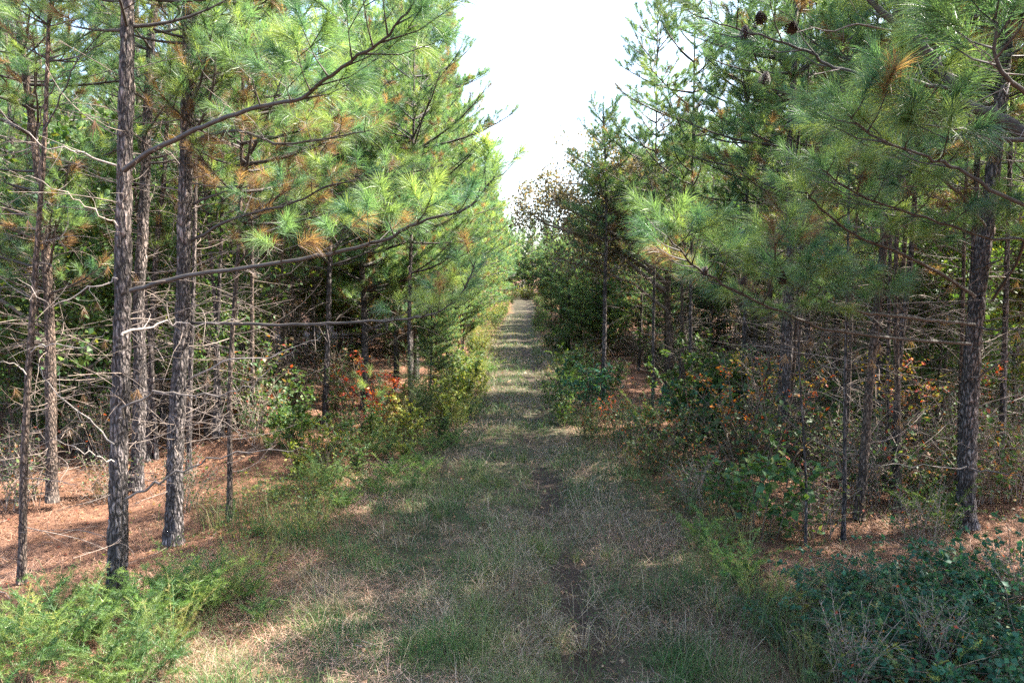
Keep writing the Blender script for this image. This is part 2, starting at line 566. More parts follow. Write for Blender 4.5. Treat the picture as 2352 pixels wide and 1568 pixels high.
def pick(pal, n, rg):
    c = np.array([p[0] for p in pal])
    wt = np.array([p[1] for p in pal], float)
    i = rg.choice(len(pal), n, p=wt / wt.sum())
    return c[i] * (0.7 + 0.6 * rg.random((n, 1)))

def build_shrub(seed, H, Rr, nstem, nleaf, ls, pal, lw=0.33, wood=STEM, low=0.15, droop=0.0, spread=0.7, r0=0.008):
    """stems fanning from the root, twigs off them, and a leaf at each twig's joints: (stems, foliage)"""
    rnd, rg = random.Random(seed), rgen(seed)
    S, F = MB(), MB()
    pts, dirs = [], []
    for k in range(nstem):
        a = rnd.uniform(0, 2 * math.pi)
        L = H * rnd.uniform(0.65, 1.1)
        e0, e1 = R(rnd.uniform(60, 88)), R(rnd.uniform(25, 75)) - droop
        lean = Rr / max(H, 0.1) * spread
        p = np.array([rnd.uniform(-1, 1) * Rr * 0.3, rnd.uniform(-1, 1) * Rr * 0.3, -0.05])
        P = [p]
        for i in range(7):
            e = e0 + (e1 - e0) * i / 6
            a += rnd.uniform(-0.25, 0.25)
            P.append(P[-1] + np.array([math.cos(e) * math.cos(a) * lean * 2, math.cos(e) * math.sin(a) * lean * 2, math.sin(e)]) * L / 7)
        P = np.array(P)
        tube(S, P, np.linspace(r0 * rnd.uniform(0.6, 1.2), 0.002, 8), np.array(wood) * rnd.uniform(0.7, 1.4), 4, 0)
        for j in range(max(3, int(9 * H))):
            s = rnd.uniform(low, 1.0)
            b, d = along(P, s)
            v = nrm(d * 0.4 + nrm(rg.normal(size=3)) * [1, 1, 0.6] + [0, 0, 0.15])
            l = rnd.uniform(0.2, 0.5) * Rr * 0.9 * (1.15 - 0.6 * s)
            q = [b, b + v * l * 0.5, b + v * l + np.array([0, 0, -0.1 * l])]
            tube(S, q, [0.003, 0.002, 0.001], wood, 3, 0)
            m = max(2, int(nleaf / (nstem * max(3, int(9 * H)))))
            t = rg.random(m) ** 0.6
            pts.append(b + (q[2] - b) * t[:, None] + rg.normal(size=(m, 3)) * 0.012)
            dirs.append(v + rg.normal(size=(m, 3)) * 0.75)
    Pn, Dn = np.concatenate(pts), np.concatenate(dirs)
    m = len(Pn)
    Nn = nrm(np.array([0, 0, 1.0]) + rg.normal(size=(m, 3)) * 0.45)
    sz = ls * (0.55 + 0.7 * rg.random(m))
    leaves(F, Pn, Dn, Nn, sz, sz * lw, pick(pal, m, rg))
    return S.mesh("stems", [M_WOOD]), F.mesh("foliage", [M_WOOD, M_LEAF])

def build_feathery(seed, H, n, cols, arch=0.7, leafl=0.035, dens=1.0, spread=0.4, side=True, hw=0.0017):
    """a weed of arching stems with many short narrow leaflets (stems, foliage)"""
    rnd, rg = random.Random(seed), rgen(seed)
    S, F = MB(), MB()
    for k in range(n):
        a = rnd.uniform(0, 2 * math.pi)
        L = H * rnd.uniform(0.6, 1.2)
        P = [np.array([rnd.gauss(0, spread * 0.4), rnd.gauss(0, spread * 0.4), -0.05])]
        e = R(rnd.uniform(62, 88))
        for i in range(9):
            e -= arch * rnd.uniform(0.05, 0.22)
            a += rnd.uniform(-0.12, 0.12)
            P.append(P[-1] + np.array([math.cos(e) * math.cos(a), math.cos(e) * math.sin(a), math.sin(e)]) * L / 9)
        P = np.array(P)
        c = np.array(cols[rnd.randrange(len(cols))]) * rnd.uniform(0.75, 1.25)
        tube(S, P, np.linspace(0.004, 0.0012, 10), c * 0.8 + 0.02, 3, 0)
        fr = [(P, 0.25)]
        for j in range(int(14 * dens)):
            s = rnd.uniform(0.25, 0.98)
            b, d = along(P, s)
            hor = nrm(np.cross(d, [0, 0, 1.0])) * (1 if j % 2 else -1)
            v = nrm(d * 0.6 + hor * rnd.uniform(0.5, 1) + [0, 0, rnd.uniform(-0.2, 0.4)])
            l = rnd.uniform(0.08, 0.2) * (1.2 - s * 0.7) * H
            fr.append((np.array([b, b + v * l * 0.5, b + v * l + [0, 0, -0.12 * l]]), 0.0))
            tube(S, fr[-1][0], [0.002, 0.0015, 0.001], c * 0.8 + 0.02, 3, 0)
        for Q, s0 in fr:
            l = float(np.sum(np.linalg.norm(np.diff(Q, axis=0), axis=1)))
            m = int(l / 0.006 * dens) + 3
            ts = rg.uniform(s0, 1.0, m)
            pd = [along(Q, t) for t in ts]
            p0 = np.array([x[0] for x in pd]); d0 = np.array([x[1] for x in pd])
            U = nrm(np.cross(d0, nrm(rg.normal(size=(m, 3)) * [0.5, 0.5, 1])))
            dd = nrm(d0 * 0.6 + U + [0, 0, 0.1])
            tip = p0 + dd * (leafl * (0.5 + rg.random(m)) * (1.25 - 0.7 * ts))[:, None]
            sd = nrm(np.cross(dd, nrm(rg.normal(size=(m, 3))))) * hw
            cc = c * (0.7 + 0.6 * rg.random((m, 1)))
            F.add(np.stack([p0 - sd, p0 + sd, tip], 1).reshape(-1, 3), np.repeat(cc, 3, 0), tris=np.arange(m * 3).reshape(-1, 3), mat=1)
    return S.mesh("stems", [M_WOOD]), F.mesh("foliage", [M_WOOD, M_NEEDLE])

def build_tuft(seed, n, H, cols, spread=0.06, lean=0.5, hw=0.0022):
    """one clump of grass blades"""
    rg = rgen(seed)
    mb = MB()
    a = rg.uniform(0, 2 * np.pi, n)
    rad = np.abs(rg.normal(0, spread, n))
    b = np.stack([np.cos(a) * rad, np.sin(a) * rad, np.full(n, -0.02)], 1)
    blades(mb, b, H * (0.5 + 0.7 * rg.random(n)), a + rg.normal(0, 0.6, n), lean * rg.random(n) + 0.08, hw,
           np.array(cols)[rg.integers(0, len(cols), n)] * (0.75 + 0.5 * rg.random((n, 1))), rg)
    return mb.mesh("grass_tuft", [M_GRASS])

def blades(mb, b, L, az, lean, hw, C, rg, mat=0):
    """curved grass blades; lean 0 stands, 1.5 lies"""
    m = len(b)
    hw = np.broadcast_to(hw, (m,))[:, None]
    h = np.stack([np.cos(az), np.sin(az), np.zeros(m)], 1)
    up = np.array([0, 0, 1.0])
    d1 = h * np.sin(lean)[:, None] + up * np.cos(lean)[:, None]
    l2 = np.minimum(lean * 1.9 + 0.25, 1.75)
    d2 = h * np.sin(l2)[:, None] + up * np.cos(l2)[:, None]
    Lc = L[:, None]
    mid = b + d1 * Lc * 0.55
    tip = mid + d2 * Lc * 0.45
    g = az + np.pi / 2 + rg.normal(0, 0.7, m)
    s = np.stack([np.cos(g), np.sin(g), np.zeros(m)], 1) * hw
    V = np.stack([b - s, b + s, mid + s * 0.8, mid - s * 0.8, tip], 1)
    k = np.arange(m)[:, None] * 5
    mb.add(V.reshape(-1, 3), np.repeat(C, 5, 0), quads=k + [0, 1, 2, 3], tris=k + [3, 2, 4], mat=mat)

def build_tree(seed, H, r0, limbs, ls, pal, nl=26, lw=0.3, wood=(0.16, 0.13, 0.11), tl=0.8, zl=0.35, spread=2.0, lean=(0, 0), per=8, cl=0.16):
    """a broadleaved tree: trunk, limbs (given end points or a random fan), twigs with leaf clusters"""
    rnd, rg = random.Random(seed), rgen(seed)
    T, C = MB(), MB()
    n = 12
    P = np.array([[lean[0] * (i / n) ** 1.5 + 0.05 * math.sin(i + seed), lean[1] * (i / n) ** 1.5 + 0.05 * math.cos(i * 1.3), H * i / n - 0.15] for i in range(n + 1)])
    tube(T, P, np.linspace(r0, r0 * 0.2, n + 1), (0.2, 0.2, 0.2), 8, 0, 0.15)
    if isinstance(limbs, int):
        ends = []
        for k in range(limbs):
            z = rnd.uniform(zl, 1.0)
            a = rnd.uniform(0, 2 * math.pi)
            rr = spread * rnd.uniform(0.5, 1.1) * (1.15 - 0.6 * abs(z - 0.6))
            b, _ = along(P, z * 0.92)
            ends.append((b, b + np.array([math.cos(a) * rr, math.sin(a) * rr, rnd.uniform(0.1, 0.9) * rr * 0.6])))
    else:
        ends = [(along(P, zf)[0], np.array(q)) for zf, q in limbs]
    lp, ld = [], []
    for b, q in ends:
        L = np.linalg.norm(q - b)
        m = 7
        t = np.linspace(0, 1, m)[:, None]
        Q = b + (q - b) * t + np.array([0, 0, 0.16 * L]) * (t * (1 - t) * 2) + rg.normal(size=(m, 3)) * 0.035 * L * t
        tube(C, Q, np.linspace(0.012 + 0.012 * L, 0.005, m), wood, 5, 0)
        for j in range(int(per * L) + 3):
            s = rnd.uniform(0.22, 1.0)
            p, d = along(Q, s)
            v = nrm(d * 0.5 + nrm(rg.normal(size=3)) + [0, 0, 0.1])
            l = tl * rnd.uniform(0.4, 1.1) * (1.2 - 0.6 * s)
            tw = np.array([p, p + v * l * 0.5, p + v * l + [0, 0, -0.08 * l]])
            tube(C, tw, [0.008, 0.005, 0.003], wood, 3, 0)
            for f in (0.45, 0.75, 1.0):
                c, _ = along(tw, f)
                lp.append(c + rg.normal(size=(nl // 3, 3)) * cl)
                ld.append(v * 0.4 + rg.normal(size=(nl // 3, 3)) + [0, 0, -0.4])
    lp, ld = np.concatenate(lp), np.concatenate(ld)
    m = len(lp)
    sz = ls * (0.6 + 0.7 * rg.random(m))
    leaves(C, lp, ld, nrm(rg.normal(size=(m, 3)) + [0, 0, 0.9]), sz, sz * lw, pick(pal, m, rg))
    return T.mesh("trunk", [M_BARK2]), C.mesh("crown", [M_WOOD, M_LEAF])

def put(name, parts, loc, rz, sc, label, cat, group=None):
    e = empty(name, loc, rz)
    e.scale = (sc, sc, sc)
    tag(e, label, cat, group)
    for pn, me in parts:
        if me is not None and len(me.vertices):
            ob(pn, me, e)
    return e

# ------------------------------------------------------------------ ground
def warp(n, lim, near):
    t = np.linspace(-1, 1, n)
    return np.sign(t) * (near * np.abs(t) + (lim - near) * np.abs(t) ** 4)

gx = warp(321, 400, 14)
gyv = np.concatenate([np.linspace(-40, 2, 40)[:-1], np.linspace(2, 18, 260)[:-1], 18 + (500 - 18) * np.linspace(0, 1, 180) ** 2.6])
X, Y = np.meshgrid(gx, gyv, indexing='xy')
Z = gz(X, Y) + (fbm(X * 6, Y * 6, 31) - 0.5) * 0.035 * (np.abs(X) < 16)
mb = MB()
ny, nx = X.shape
i, j = np.meshgrid(np.arange(ny - 1), np.arange(nx - 1), indexing='ij')
Q = np.stack([i * nx + j, i * nx + j + 1, (i + 1) * nx + j + 1, (i + 1) * nx + j], -1).reshape(-1, 4)
U = np.abs(X - pathc(Y)) * 2.3 / halfw(Y)
wn = 1.5 * (fbm(X * 0.9, Y * 0.9, 77) - 0.5)
pm = 1 - sstep(2.0, 3.0, U + wn)                       # 1 on the track, 0 in the woods
soil = np.clip(np.exp(-((X - pathc(Y) - rutc(Y) + 0.4 * (fbm(X * 3, Y * 3, 17) - 0.5)) / 0.3) ** 4) * sstep(0.44, 0.56, fbm(X * 1.5, Y * 0.8, 8)), 0, 1)
mb.add(np.stack([X, Y, Z], -1).reshape(-1, 3), np.stack([pm, fbm(X * 0.8, Y * 0.8, 50), soil], -1).reshape(-1, 3), quads=Q)
m, t, out = newmat("ground_soil")
a = N(t, "ShaderNodeAttribute", attribute_name="col")
sp = N(t, "ShaderNodeSeparateColor")
t.links.new(a.outputs["Color"], sp.inputs[0])
tc = N(t, "ShaderNodeTexCoord")
def noise_ramp(scale, stops, detail=6, stretch=None):
    nz = N(t, "ShaderNodeTexNoise")
    nz.inputs["Scale"].default_value = scale
    nz.inputs["Detail"].default_value = detail
    nz.inputs["Roughness"].default_value = 0.7
    t.links.new(tc.outputs["Object"], nz.inputs["Vector"])
    cr = N(t, "ShaderNodeValToRGB")
    for k, (pos, c) in enumerate(stops):
        e = cr.color_ramp.elements[k] if k < 2 else cr.color_ramp.elements.new(pos)
        e.position, e.color = pos, (*c, 1)
    t.links.new(nz.outputs["Fac"], cr.inputs[0])
    return nz, cr
n1, litter = noise_ramp(9, [(0.30, (0.05, 0.028, 0.02)), (0.72, (0.26, 0.14, 0.09)), (0.5, (0.15, 0.075, 0.045))])
n2, track = noise_ramp(4, [(0.30, (0.03, 0.026, 0.018)), (0.72, (0.14, 0.11, 0.075)), (0.45, (0.05, 0.05, 0.028)), (0.58, (0.09, 0.068, 0.045))])
mx = N(t, "ShaderNodeMixRGB")
t.links.new(sp.outputs[0], mx.inputs[0])
t.links.new(litter.outputs[0], mx.inputs[1])
t.links.new(track.outputs[0], mx.inputs[2])
p = N(t, "ShaderNodeBsdfPrincipled")
p.inputs["Roughness"].default_value = 0.9
p.inputs["Specular IOR Level"].default_value = 0.2
mx2 = N(t, "ShaderNodeMixRGB")
mx2.inputs[2].default_value = (0.045, 0.032, 0.024, 1)
t.links.new(sp.outputs[2], mx2.inputs[0])
t.links.new(mx.outputs[0], mx2.inputs[1])
t.links.new(mx2.outputs[0], p.inputs["Base Color"])
n3 = N(t, "ShaderNodeTexNoise")
n3.inputs["Scale"].default_value = 30
n3.inputs["Detail"].default_value = 6
t.links.new(tc.outputs["Object"], n3.inputs["Vector"])
bp = N(t, "ShaderNodeBump")
bp.inputs["Strength"].default_value = 0.9
bp.inputs["Distance"].default_value = 0.05
t.links.new(n3.outputs["Fac"], bp.inputs["Height"])
t.links.new(bp.outputs[0], p.inputs["Normal"])
t.links.new(p.outputs[0], out.inputs[0])
tag(ob("ground", mb.mesh("ground", [m])), "forest floor and mown track", kind="structure")

# ------------------------------------------------------------------ ground cover (uncountable)
def scatter(n, rg, dmin=4.0, dmax=60.0, half=0.80, power=1.0):
    """points on the ground in front of the place, thinning out with distance"""
    d = dmin * (dmax / dmin) ** (rg.random(n) ** power)
    x = (rg.random(n) * 2 - 1) * half * (d + 1.0)
    return x, d

def cover(name, label, seed, n, prob, mkcol, L, lean, hw, mat, dmin=4.0, dmax=60.0, power=1.0, zoff=-0.005, half=0.8):
    rg = rgen(seed)
    x, y = scatter(n, rg, dmin, dmax, power=power, half=half)
    k = rg.random(n) < prob(x, y)
    x, y = x[k], y[k]
    m = len(x)
    g = MB()
    f = np.clip(y / 8.0, 1, 4)
    big = 0.45 + 1.1 * sstep(0.35, 0.68, fbm(x * 2.1, y * 2.1, seed + 300))
    blades(g, np.stack([x, y, gz(x, y) + zoff + rg.random(m) * 0.02], 1), (L[0] + (L[1] - L[0]) * rg.random(m) ** 1.5) * big, rg.uniform(0, 6.283, m),
           lean[0] + (lean[1] - lean[0]) * rg.random(m), hw * f, mkcol(x, y, rg), rg)
    return tag(ob(name, g.mesh(name, [mat])), label, kind="stuff")

def U_(x, y):
    return np.abs(x - pathc(y)) * 2.3 / halfw(y) + 1.5 * (fbm(x * 0.9, y * 0.9, 77) - 0.5)

def rut_(x, y):                       # bare worn soil in the rut
    u = x - pathc(y)
    return np.clip(0.96 * np.exp(-((u - rutc(y) + 0.4 * (fbm(x * 3, y * 3, 17) - 0.5)) / 0.27) ** 4) * sstep(0.44, 0.56, fbm(x * 1.5, y * 0.8, 8)), 0, 1)

def green_p(x, y):                    # where green grass grows on the track
    u = x - pathc(y)
    g = fbm(x * 1.3, y * 1.0, 21)
    p = sstep(0.40, 0.52, g) * 0.85 + 0.15 + 0.5 * np.exp(-((u - 0.1) / 0.45) ** 2) * sstep(0.35, 0.6, fbm(x * 2, y, 41))
    p = np.clip(p, 0, 1)
    p = p * (1 - rut_(x, y))
    return p * (1 - sstep(2.3, 3.3, U_(x, y))) + 0.05 * (U_(x, y) < 5)

def straw_p(x, y):
    u = x - pathc(y)
    s = sstep(0.38, 0.58, fbm(x * 1.1, y * 1.3, 22)) * 0.9 + 0.1
    return s * (1 - sstep(2.2, 3.4, U_(x, y))) * (1 - rut_(x, y))

def litter_p(x, y):
    return (sstep(1.3, 2.6, U_(x, y)) + 0.25) * (1 - rut_(x, y) * 0.9)

def pal_fn(cols, s1, sc=0.8):
    cols = np.array(cols, float)
    def f(x, y, rg):
        k = np.clip((fbm(x * sc, y * sc, s1) - 0.3) * 2.2 + rg.normal(0, 0.22, len(x)), 0, 0.999) * (len(cols) - 1)
        i = k.astype(int)
        fr = (k - i)[:, None]
        return (cols[i] * (1 - fr) + cols[np.minimum(i + 1, len(cols) - 1)] * fr) * (0.7 + 0.6 * rg.random((len(x), 1)))
    return f

GC = [(0.030, 0.085, 0.030), (0.055, 0.130, 0.035), (0.090, 0.160, 0.045), (0.150, 0.185, 0.070)]
SC_ = [(0.11, 0.08, 0.055), (0.22, 0.17, 0.12), (0.42, 0.35, 0.25), (0.26, 0.165, 0.12)]
LC = [(0.07, 0.036, 0.024), (0.19, 0.10, 0.064), (0.33, 0.185, 0.125), (0.50, 0.34, 0.25)]
cover("grass", "short green grass growing in patches along the track", 1, 480000, green_p, pal_fn(GC, 61), (0.05, 0.26), (0.1, 1.1), 0.0019, M_GRASS)
cover("dry_grass", "flattened dry straw lying on the track", 2, 300000, straw_p, pal_fn(SC_, 62), (0.06, 0.34), (0.6, 1.5), 0.0017, M_GRASS)
cover("pine_straw", "orange-brown fallen pine needles under the trees", 3, 300000, litter_p, pal_fn(LC, 63), (0.10, 0.28), (1.0, 1.56), 0.0018, M_LITTER, dmax=40)
cover("tall_grass", "taller thin grass along both edges of the track", 4, 150000,
      lambda x, y: np.exp(-((U_(x, y) - 3.1) / 0.8) ** 2) * np.maximum(sstep(0.42, 0.6, fbm(x * 1.1, y * 0.8, 71)), sstep(14, 24, y)), pal_fn(GC + SC_[:2], 64), (0.15, 0.5), (0.05, 0.6), 0.0022, M_GRASS, dmax=105, half=0.45)

# small low leaves and fallen leaves
def low_leaves(name, label, seed, n, prob, pal, ls, flat, dmax=30, up=0.0):
    rg = rgen(seed)
    x, y = scatter(n, rg, 4.0, dmax)
    k = rg.random(n) < prob(x, y)
    x, y = x[k], y[k]
    m = len(x)
    g = MB()
    P = np.stack([x, y, gz(x, y) + 0.012 + up * rg.random(m)], 1)
    a = rg.uniform(0, 6.283, m)
    sz = ls * (0.5 + 0.8 * rg.random(m)) * np.clip(y / 9, 1, 2.5)
    leaves(g, P, np.stack([np.cos(a), np.sin(a), rg.normal(0, flat, m)], 1), nrm(np.stack([rg.normal(0, flat, m), rg.normal(0, flat, m), np.ones(m)], 1)), sz, sz * 0.34, pick(pal, m, rg))
    tag(ob(name, g.mesh(name, [M_WOOD, M_LEAF])), label, kind="stuff")

rg = rgen(88)
stx = MB()
for k in range(420):
    d = 4.2 * (30 / 4.2) ** rg.random()
    x0 = (rg.random() * 2 - 1) * 0.8 * (d + 1)
    a, L = rg.random() * 6.28, 0.1 + 0.6 * rg.random() ** 2
    bend = rg.normal(0, 0.12, 2)
    q = [(x0, d), (x0 + L * 0.5 * math.cos(a) + bend[0] * L, d + L * 0.5 * math.sin(a) + bend[1] * L), (x0 + L * math.cos(a), d + L * math.sin(a))]
    rr = 0.002 + 0.007 * rg.random() ** 2
    tube(stx, [(u, v, float(gz(u, v)) + rr + 0.012) for u, v in q], [rr, rr * 0.8, rr * 0.4], np.array(DEADC) * (0.4 + 1.2 * rg.random()), 5, 0)
tag(ob("fallen_twigs", stx.mesh("fallen_twigs", [M_WOOD])), "broken twigs lying over the litter and the track", kind="stuff")
low_leaves("leaf_litter", "dry fallen leaves scattered over the ground", 11, 26000, lambda x, y: 0.12 + 0.6 * sstep(1.6, 3.2, U_(x, y)),
           [((0.20, 0.11, 0.06), 4), ((0.30, 0.17, 0.09), 3), ((0.34, 0.24, 0.15), 2), ((0.32, 0.06, 0.03), 0.4)], 0.055, 0.35)
def undergrowth(name, label, seed, n, prob, pal, ls, hmax, dmax=45):
    rg = rgen(seed)
    x, y = scatter(n, rg, 4.5, dmax)
    k = rg.random(n) < prob(x, y)
    x, y = x[k], y[k]
    m = len(x)
    h = hmax * sstep(0.25, 0.75, fbm(x * 0.9, y * 0.9, seed)) * (0.25 + 0.75 * rg.random(m))
    # leaves gather on stalks: four to a stalk
    x, y, h = (np.repeat(v, 4) for v in (x, y, h))
    m = len(x)
    f = rg.random(m)
    x = x + rg.normal(0, 0.03, m) + f * 0.05; y = y + rg.normal(0, 0.03, m)
    g = MB()
    P = np.stack([x, y, gz(x, y) + 0.02 + h * (0.35 + 0.65 * f)], 1)
    a = rg.uniform(0, 6.283, m)
    sz = ls * (0.5 + 0.8 * rg.random(m)) * np.clip(y / 11, 1, 2.2)
    leaves(g, P, np.stack([np.cos(a), np.sin(a), rg.normal(0, 0.5, m)], 1), nrm(np.stack([rg.normal(0, 0.5, m), rg.normal(0, 0.5, m), np.ones(m)], 1)), sz, sz * 0.3, pick(pal, m, rg))
    i0 = np.arange(0, m, 4)
    b = np.stack([x[i0], y[i0], gz(x[i0], y[i0]) - 0.01], 1)
    k0 = len(b)
    blades(g, b, h[i0] * 1.2 + 0.08, rg.uniform(0, 6.28, k0), rg.uniform(0.0, 0.35, k0), 0.0016 * np.clip(b[:, 1] / 9, 1, 3), pick([((0.16, 0.14, 0.08), 2), ((0.09, 0.12, 0.04), 2)], k0, rg), rg, mat=1)
    tag(ob(name, g.mesh(name, [M_WOOD, M_LEAF])), label, kind="stuff")
vergeL = lambda x, y: np.exp(-((x - pathc(y) + halfw(y) + 0.9) / 0.8) ** 2)
vergeR = lambda x, y: np.exp(-((x - pathc(y) - halfw(y) - 0.9) / 0.8) ** 2)
undergrowth("green_undergrowth", "leafy green undergrowth crowding the left verge", 14, 60000, lambda x, y: vergeL(x, y) * sstep(6.5, 9.5, y), GRN + LIME[:3], 0.042, 0.7)
undergrowth("rusty_undergrowth", "dark green and rusty undergrowth crowding the right verge", 15, 48000, lambda x, y: np.clip(vergeR(x, y) + 0.25 * (x > 4), 0, 1) * sstep(7.0, 9.5, y), MIXR, 0.042, 0.7)
low_leaves("clover", "low green clover and seedlings in the grass", 12, 60000, lambda x, y: (1 - sstep(2.6, 3.8, U_(x, y))) * sstep(0.5, 0.66, fbm(x * 1.6, y * 1.6, 91)),
           GRN, 0.03, 0.5, up=0.05)

# ------------------------------------------------------------------ the near pines, one by one
def smooth(P, n):
    P = np.asarray(P, float)
    k = np.linspace(0, len(P) - 1, n)
    i = np.minimum(k.astype(int), len(P) - 2)
    f = (k - i)[:, None]
    p0, p1, p2, p3 = P[np.maximum(i - 1, 0)], P[i], P[i + 1], P[np.minimum(i + 2, len(P) - 1)]
    return 0.5 * (2 * p1 + (p2 - p0) * f + (2 * p0 - 5 * p1 + 4 * p2 - p3) * f ** 2 + (3 * p1 - p0 - 3 * p2 + p3) * f ** 3)

def cone_mesh():
    mb = MB()
    L, n = 0.085, 90
    tube(mb, [[0, 0, 0], [0, 0, -L * 0.5], [0, 0, -L]], [0.008, 0.015, 0.004], (0.05, 0.03, 0.02), 6, 0)
    for k in range(n):
        f = k / n
        a = k * 2.39996
        z = -L * f
        r = 0.036 * math.sin(math.pi * min(1, 0.15 + 0.85 * (1 - f)) ** 0.8) + 0.004
        c, s = math.cos(a), math.sin(a)
        o, si = np.array([c, s, 0]), np.array([-s, c, 0])
        b = np.array([0, 0, z])
        w2 = 0.009
        v = [b - si * 0.003, b + si * 0.003, b + o * r + si * w2 * 0.7, b + o * (r + 0.007) + [0, 0, -0.003], b + o * r - si * w2 * 0.7, b + o * r + [0, 0, 0.003]]
        mb.add(v, (0.05 + 0.015 * (k % 3), 0.038, 0.03), tris=[[0, 1, 5], [1, 2, 5], [2, 3, 5], [3, 4, 5], [4, 0, 5]])
    return mb.mesh("pine_cone", [M_WOOD])
CONE = cone_mesh()

def hero_branch(e, pts, r0, live=True, start=0.35, brown=0.06, n=85, ln=0.19, tlen=0.3, step=0.17, wood=BARKC, seed=0, cones=(), dstep=0.16, dtl=0.45, tipr=0.3, hw=0.0013, name="branch"):
    """a branch of tree e through (px, py, depth) points; its needles are a sub-part"""
    rnd, rg = random.Random(seed), rgen(seed)
    base = np.array(e.location)
    P = smooth([atY(*q) - base for q in pts], 4 * len(pts))
    P[1:-1] += rg.normal(size=(len(P) - 2, 3)) * (0.006 if live else 0.018)
    mb = MB()
    r0 = r0 * 0.85
    if live:
        tf = Tufts()
        L = float(np.sum(np.linalg.norm(np.diff(P, axis=0), axis=1)))
        dress(mb, P, r0, tf, rnd, start, step, brown, wood, tlen, seg=8)
        for k in range(int(L * 2)):                       # bare dead spurs on the inner part
            p, d = along(P, rnd.uniform(0.03, max(start, 0.3)))
            v = nrm(d * 0.4 + rg.normal(size=3))
            dead(mb, np.array([p, p + v * 0.12, p + v * 0.26 + rg.normal(size=3) * 0.04]), 0.003, rnd, 0.08, 0.2)
        b = ob(name, mb.mesh(name, [M_WOOD]), e)
        nb = MB()
        needles(nb, tf.p, tf.d, tf.l, tf.c, int(n * 1.6), ln, hw, rg, True, droop=0.22)
        ob("needles", nb.mesh("needles", [M_WOOD, M_NEEDLE]), b)
    else:
        dead(mb, P, r0, rnd, dstep, dtl, wood, 6)
        b = ob("dead_branch", mb.mesh("dead_branch", [M_WOOD]), e)
    for q in cones:
        c = ob("pine_cone", CONE, b, tuple(atY(*q) - base), rnd.uniform(0, 6))
        c.scale = (0.88, 0.88, 0.88)
        c.rotation_euler = (rnd.uniform(-0.5, 0.5), rnd.uniform(-0.5, 0.5), rnd.uniform(0, 6))
    return b

def hero_pine(seed, base_px, path, rpx, H, label, rise=5.6, dead_n=20, deadz=(0.6, 5.5), deadL=1.3, group=None, upper=True, Lr=2.5, Y=None, zr=None, Lroad=None, **kw):
    g = ground(*base_px)
    if Y is not None:
        q = atY(base_px[0], base_px[1], Y)
        g = np.array([q[0], Y, float(gz(q[0], Y))])
    Yb = g[1]
    pts = [np.zeros(3)] + [atY(px, py, Yb) - g for px, py in path]
    s = (pts[-1] - pts[-2])
    s = s / max(s[2], 0.1)
    top = pts[-1]
    for k in range(1, 5):
        dz = (H - top[2]) * k / 4
        pts.append(top + np.array([s[0] * dz * (1 - 0.15 * k) * 0.5, 0.05 * k, dz]))
    pts[0][2] = -0.3
    P = smooth(pts, 40)
    r0 = rpx / 1568.0 * Yb * 0.77
    zz = rise if upper else H - 0.8
    meshes = build_pine(seed, H, r0, zr or zz, zz, Lroad or Lr, Lr * 0.9, trunk=P, side=0.0 if g[0] < 0 else math.pi, step=0.14, dz=0.34, nn=90, thin=kw.pop('thin', 0.6 if g[0] < 0 else 0.2), tseg=26 if Yb < 11 else 12, bump=0.32, ring=0.035 if Yb < 9 else 0.07,
                        ndead=dead_n, deadz=deadz, deadL=deadL, seg2=False, hw=0.0027 if g[0] < 0 else 0.0033, split=True, **kw)
    return put_pine(meshes, tuple(g), 0, 1, label, group)

# left side
L0 = hero_pine(101, (266, 1385), [(272, 1100), (280, 784), (284, 520), (288, 300), (293, 0)], 27, 13.0,
               "thick dark-barked pine nearest the camera on the left, a pale lit strip down its bark", rise=5.5, dead_n=20, deadL=1.0, thin=0.5)
hero_branch(L0, [(285, 392, 6.1), (350, 345, 5.9), (430, 308, 5.7), (500, 276, 5.5), (600, 246, 5.2), (690, 226, 4.9), (745, 184, 4.7), (830, 125, 4.45), (890, 85, 4.3), (945, 15, 4.2)],
            0.028, start=0.40, seed=11, n=130, tlen=0.55, step=0.13, tipr=0.2)
hero_branch(L0, [(300, 668, 6.1), (380, 645, 6.0), (480, 625, 5.9), (650, 602, 5.7), (800, 572, 5.5), (880, 552, 5.4), (960, 512, 5.3), (1060, 482, 5.2), (1105, 445, 5.15), (1135, 405, 5.1)],
            0.026, start=0.33, seed=12, n=130, tlen=0.36, step=0.14)
hero_branch(L0, [(290, 1145, 6.2), (350, 1112, 6.1), (420, 1080, 6.0), (520, 1042, 5.9), (620, 1036, 5.8), (705, 1032, 5.7)], 0.016, live=False, seed=13, wood=(0.16, 0.13, 0.11), dtl=0.3)
hero_branch(L0, [(275, 960, 6.2), (330, 912, 6.1), (400, 903, 6.0), (520, 905, 5.8), (600, 870, 5.7), (680, 800, 5.6)], 0.015, live=False, seed=14, wood=(0.22, 0.18, 0.15), dtl=0.5)
hero_branch(L0, [(280, 770, 6.2), (360, 745, 6.4), (450, 742, 6.6), (565, 730, 6.8)], 0.017, live=False, seed=15, wood=(0.24, 0.20, 0.175), dtl=0.5)
hero_branch(L0, [(270, 640, 6.2), (200, 660, 6.1), (120, 700, 6.0), (40, 640, 5.9)], 0.011, live=False, seed=16, wood=(0.24, 0.20, 0.175))
hero_branch(L0, [(268, 380, 6.2), (180, 350, 6.1), (90, 325, 6.0), (0, 250, 5.9)], 0.013, live=False, seed=17, wood=(0.24, 0.20, 0.175))
hero_branch(L0, [(262, 1020, 6.2), (180, 950, 6.2), (110, 880, 6.2), (70, 820, 6.2)], 0.009, live=False, seed=18, wood=(0.27, 0.235, 0.205))
hero_branch(L0, [(262, 1060, 6.2), (200, 1040, 6.0), (130, 1000, 5.9)], 0.008, live=False, seed=19, wood=(0.27, 0.235, 0.205))
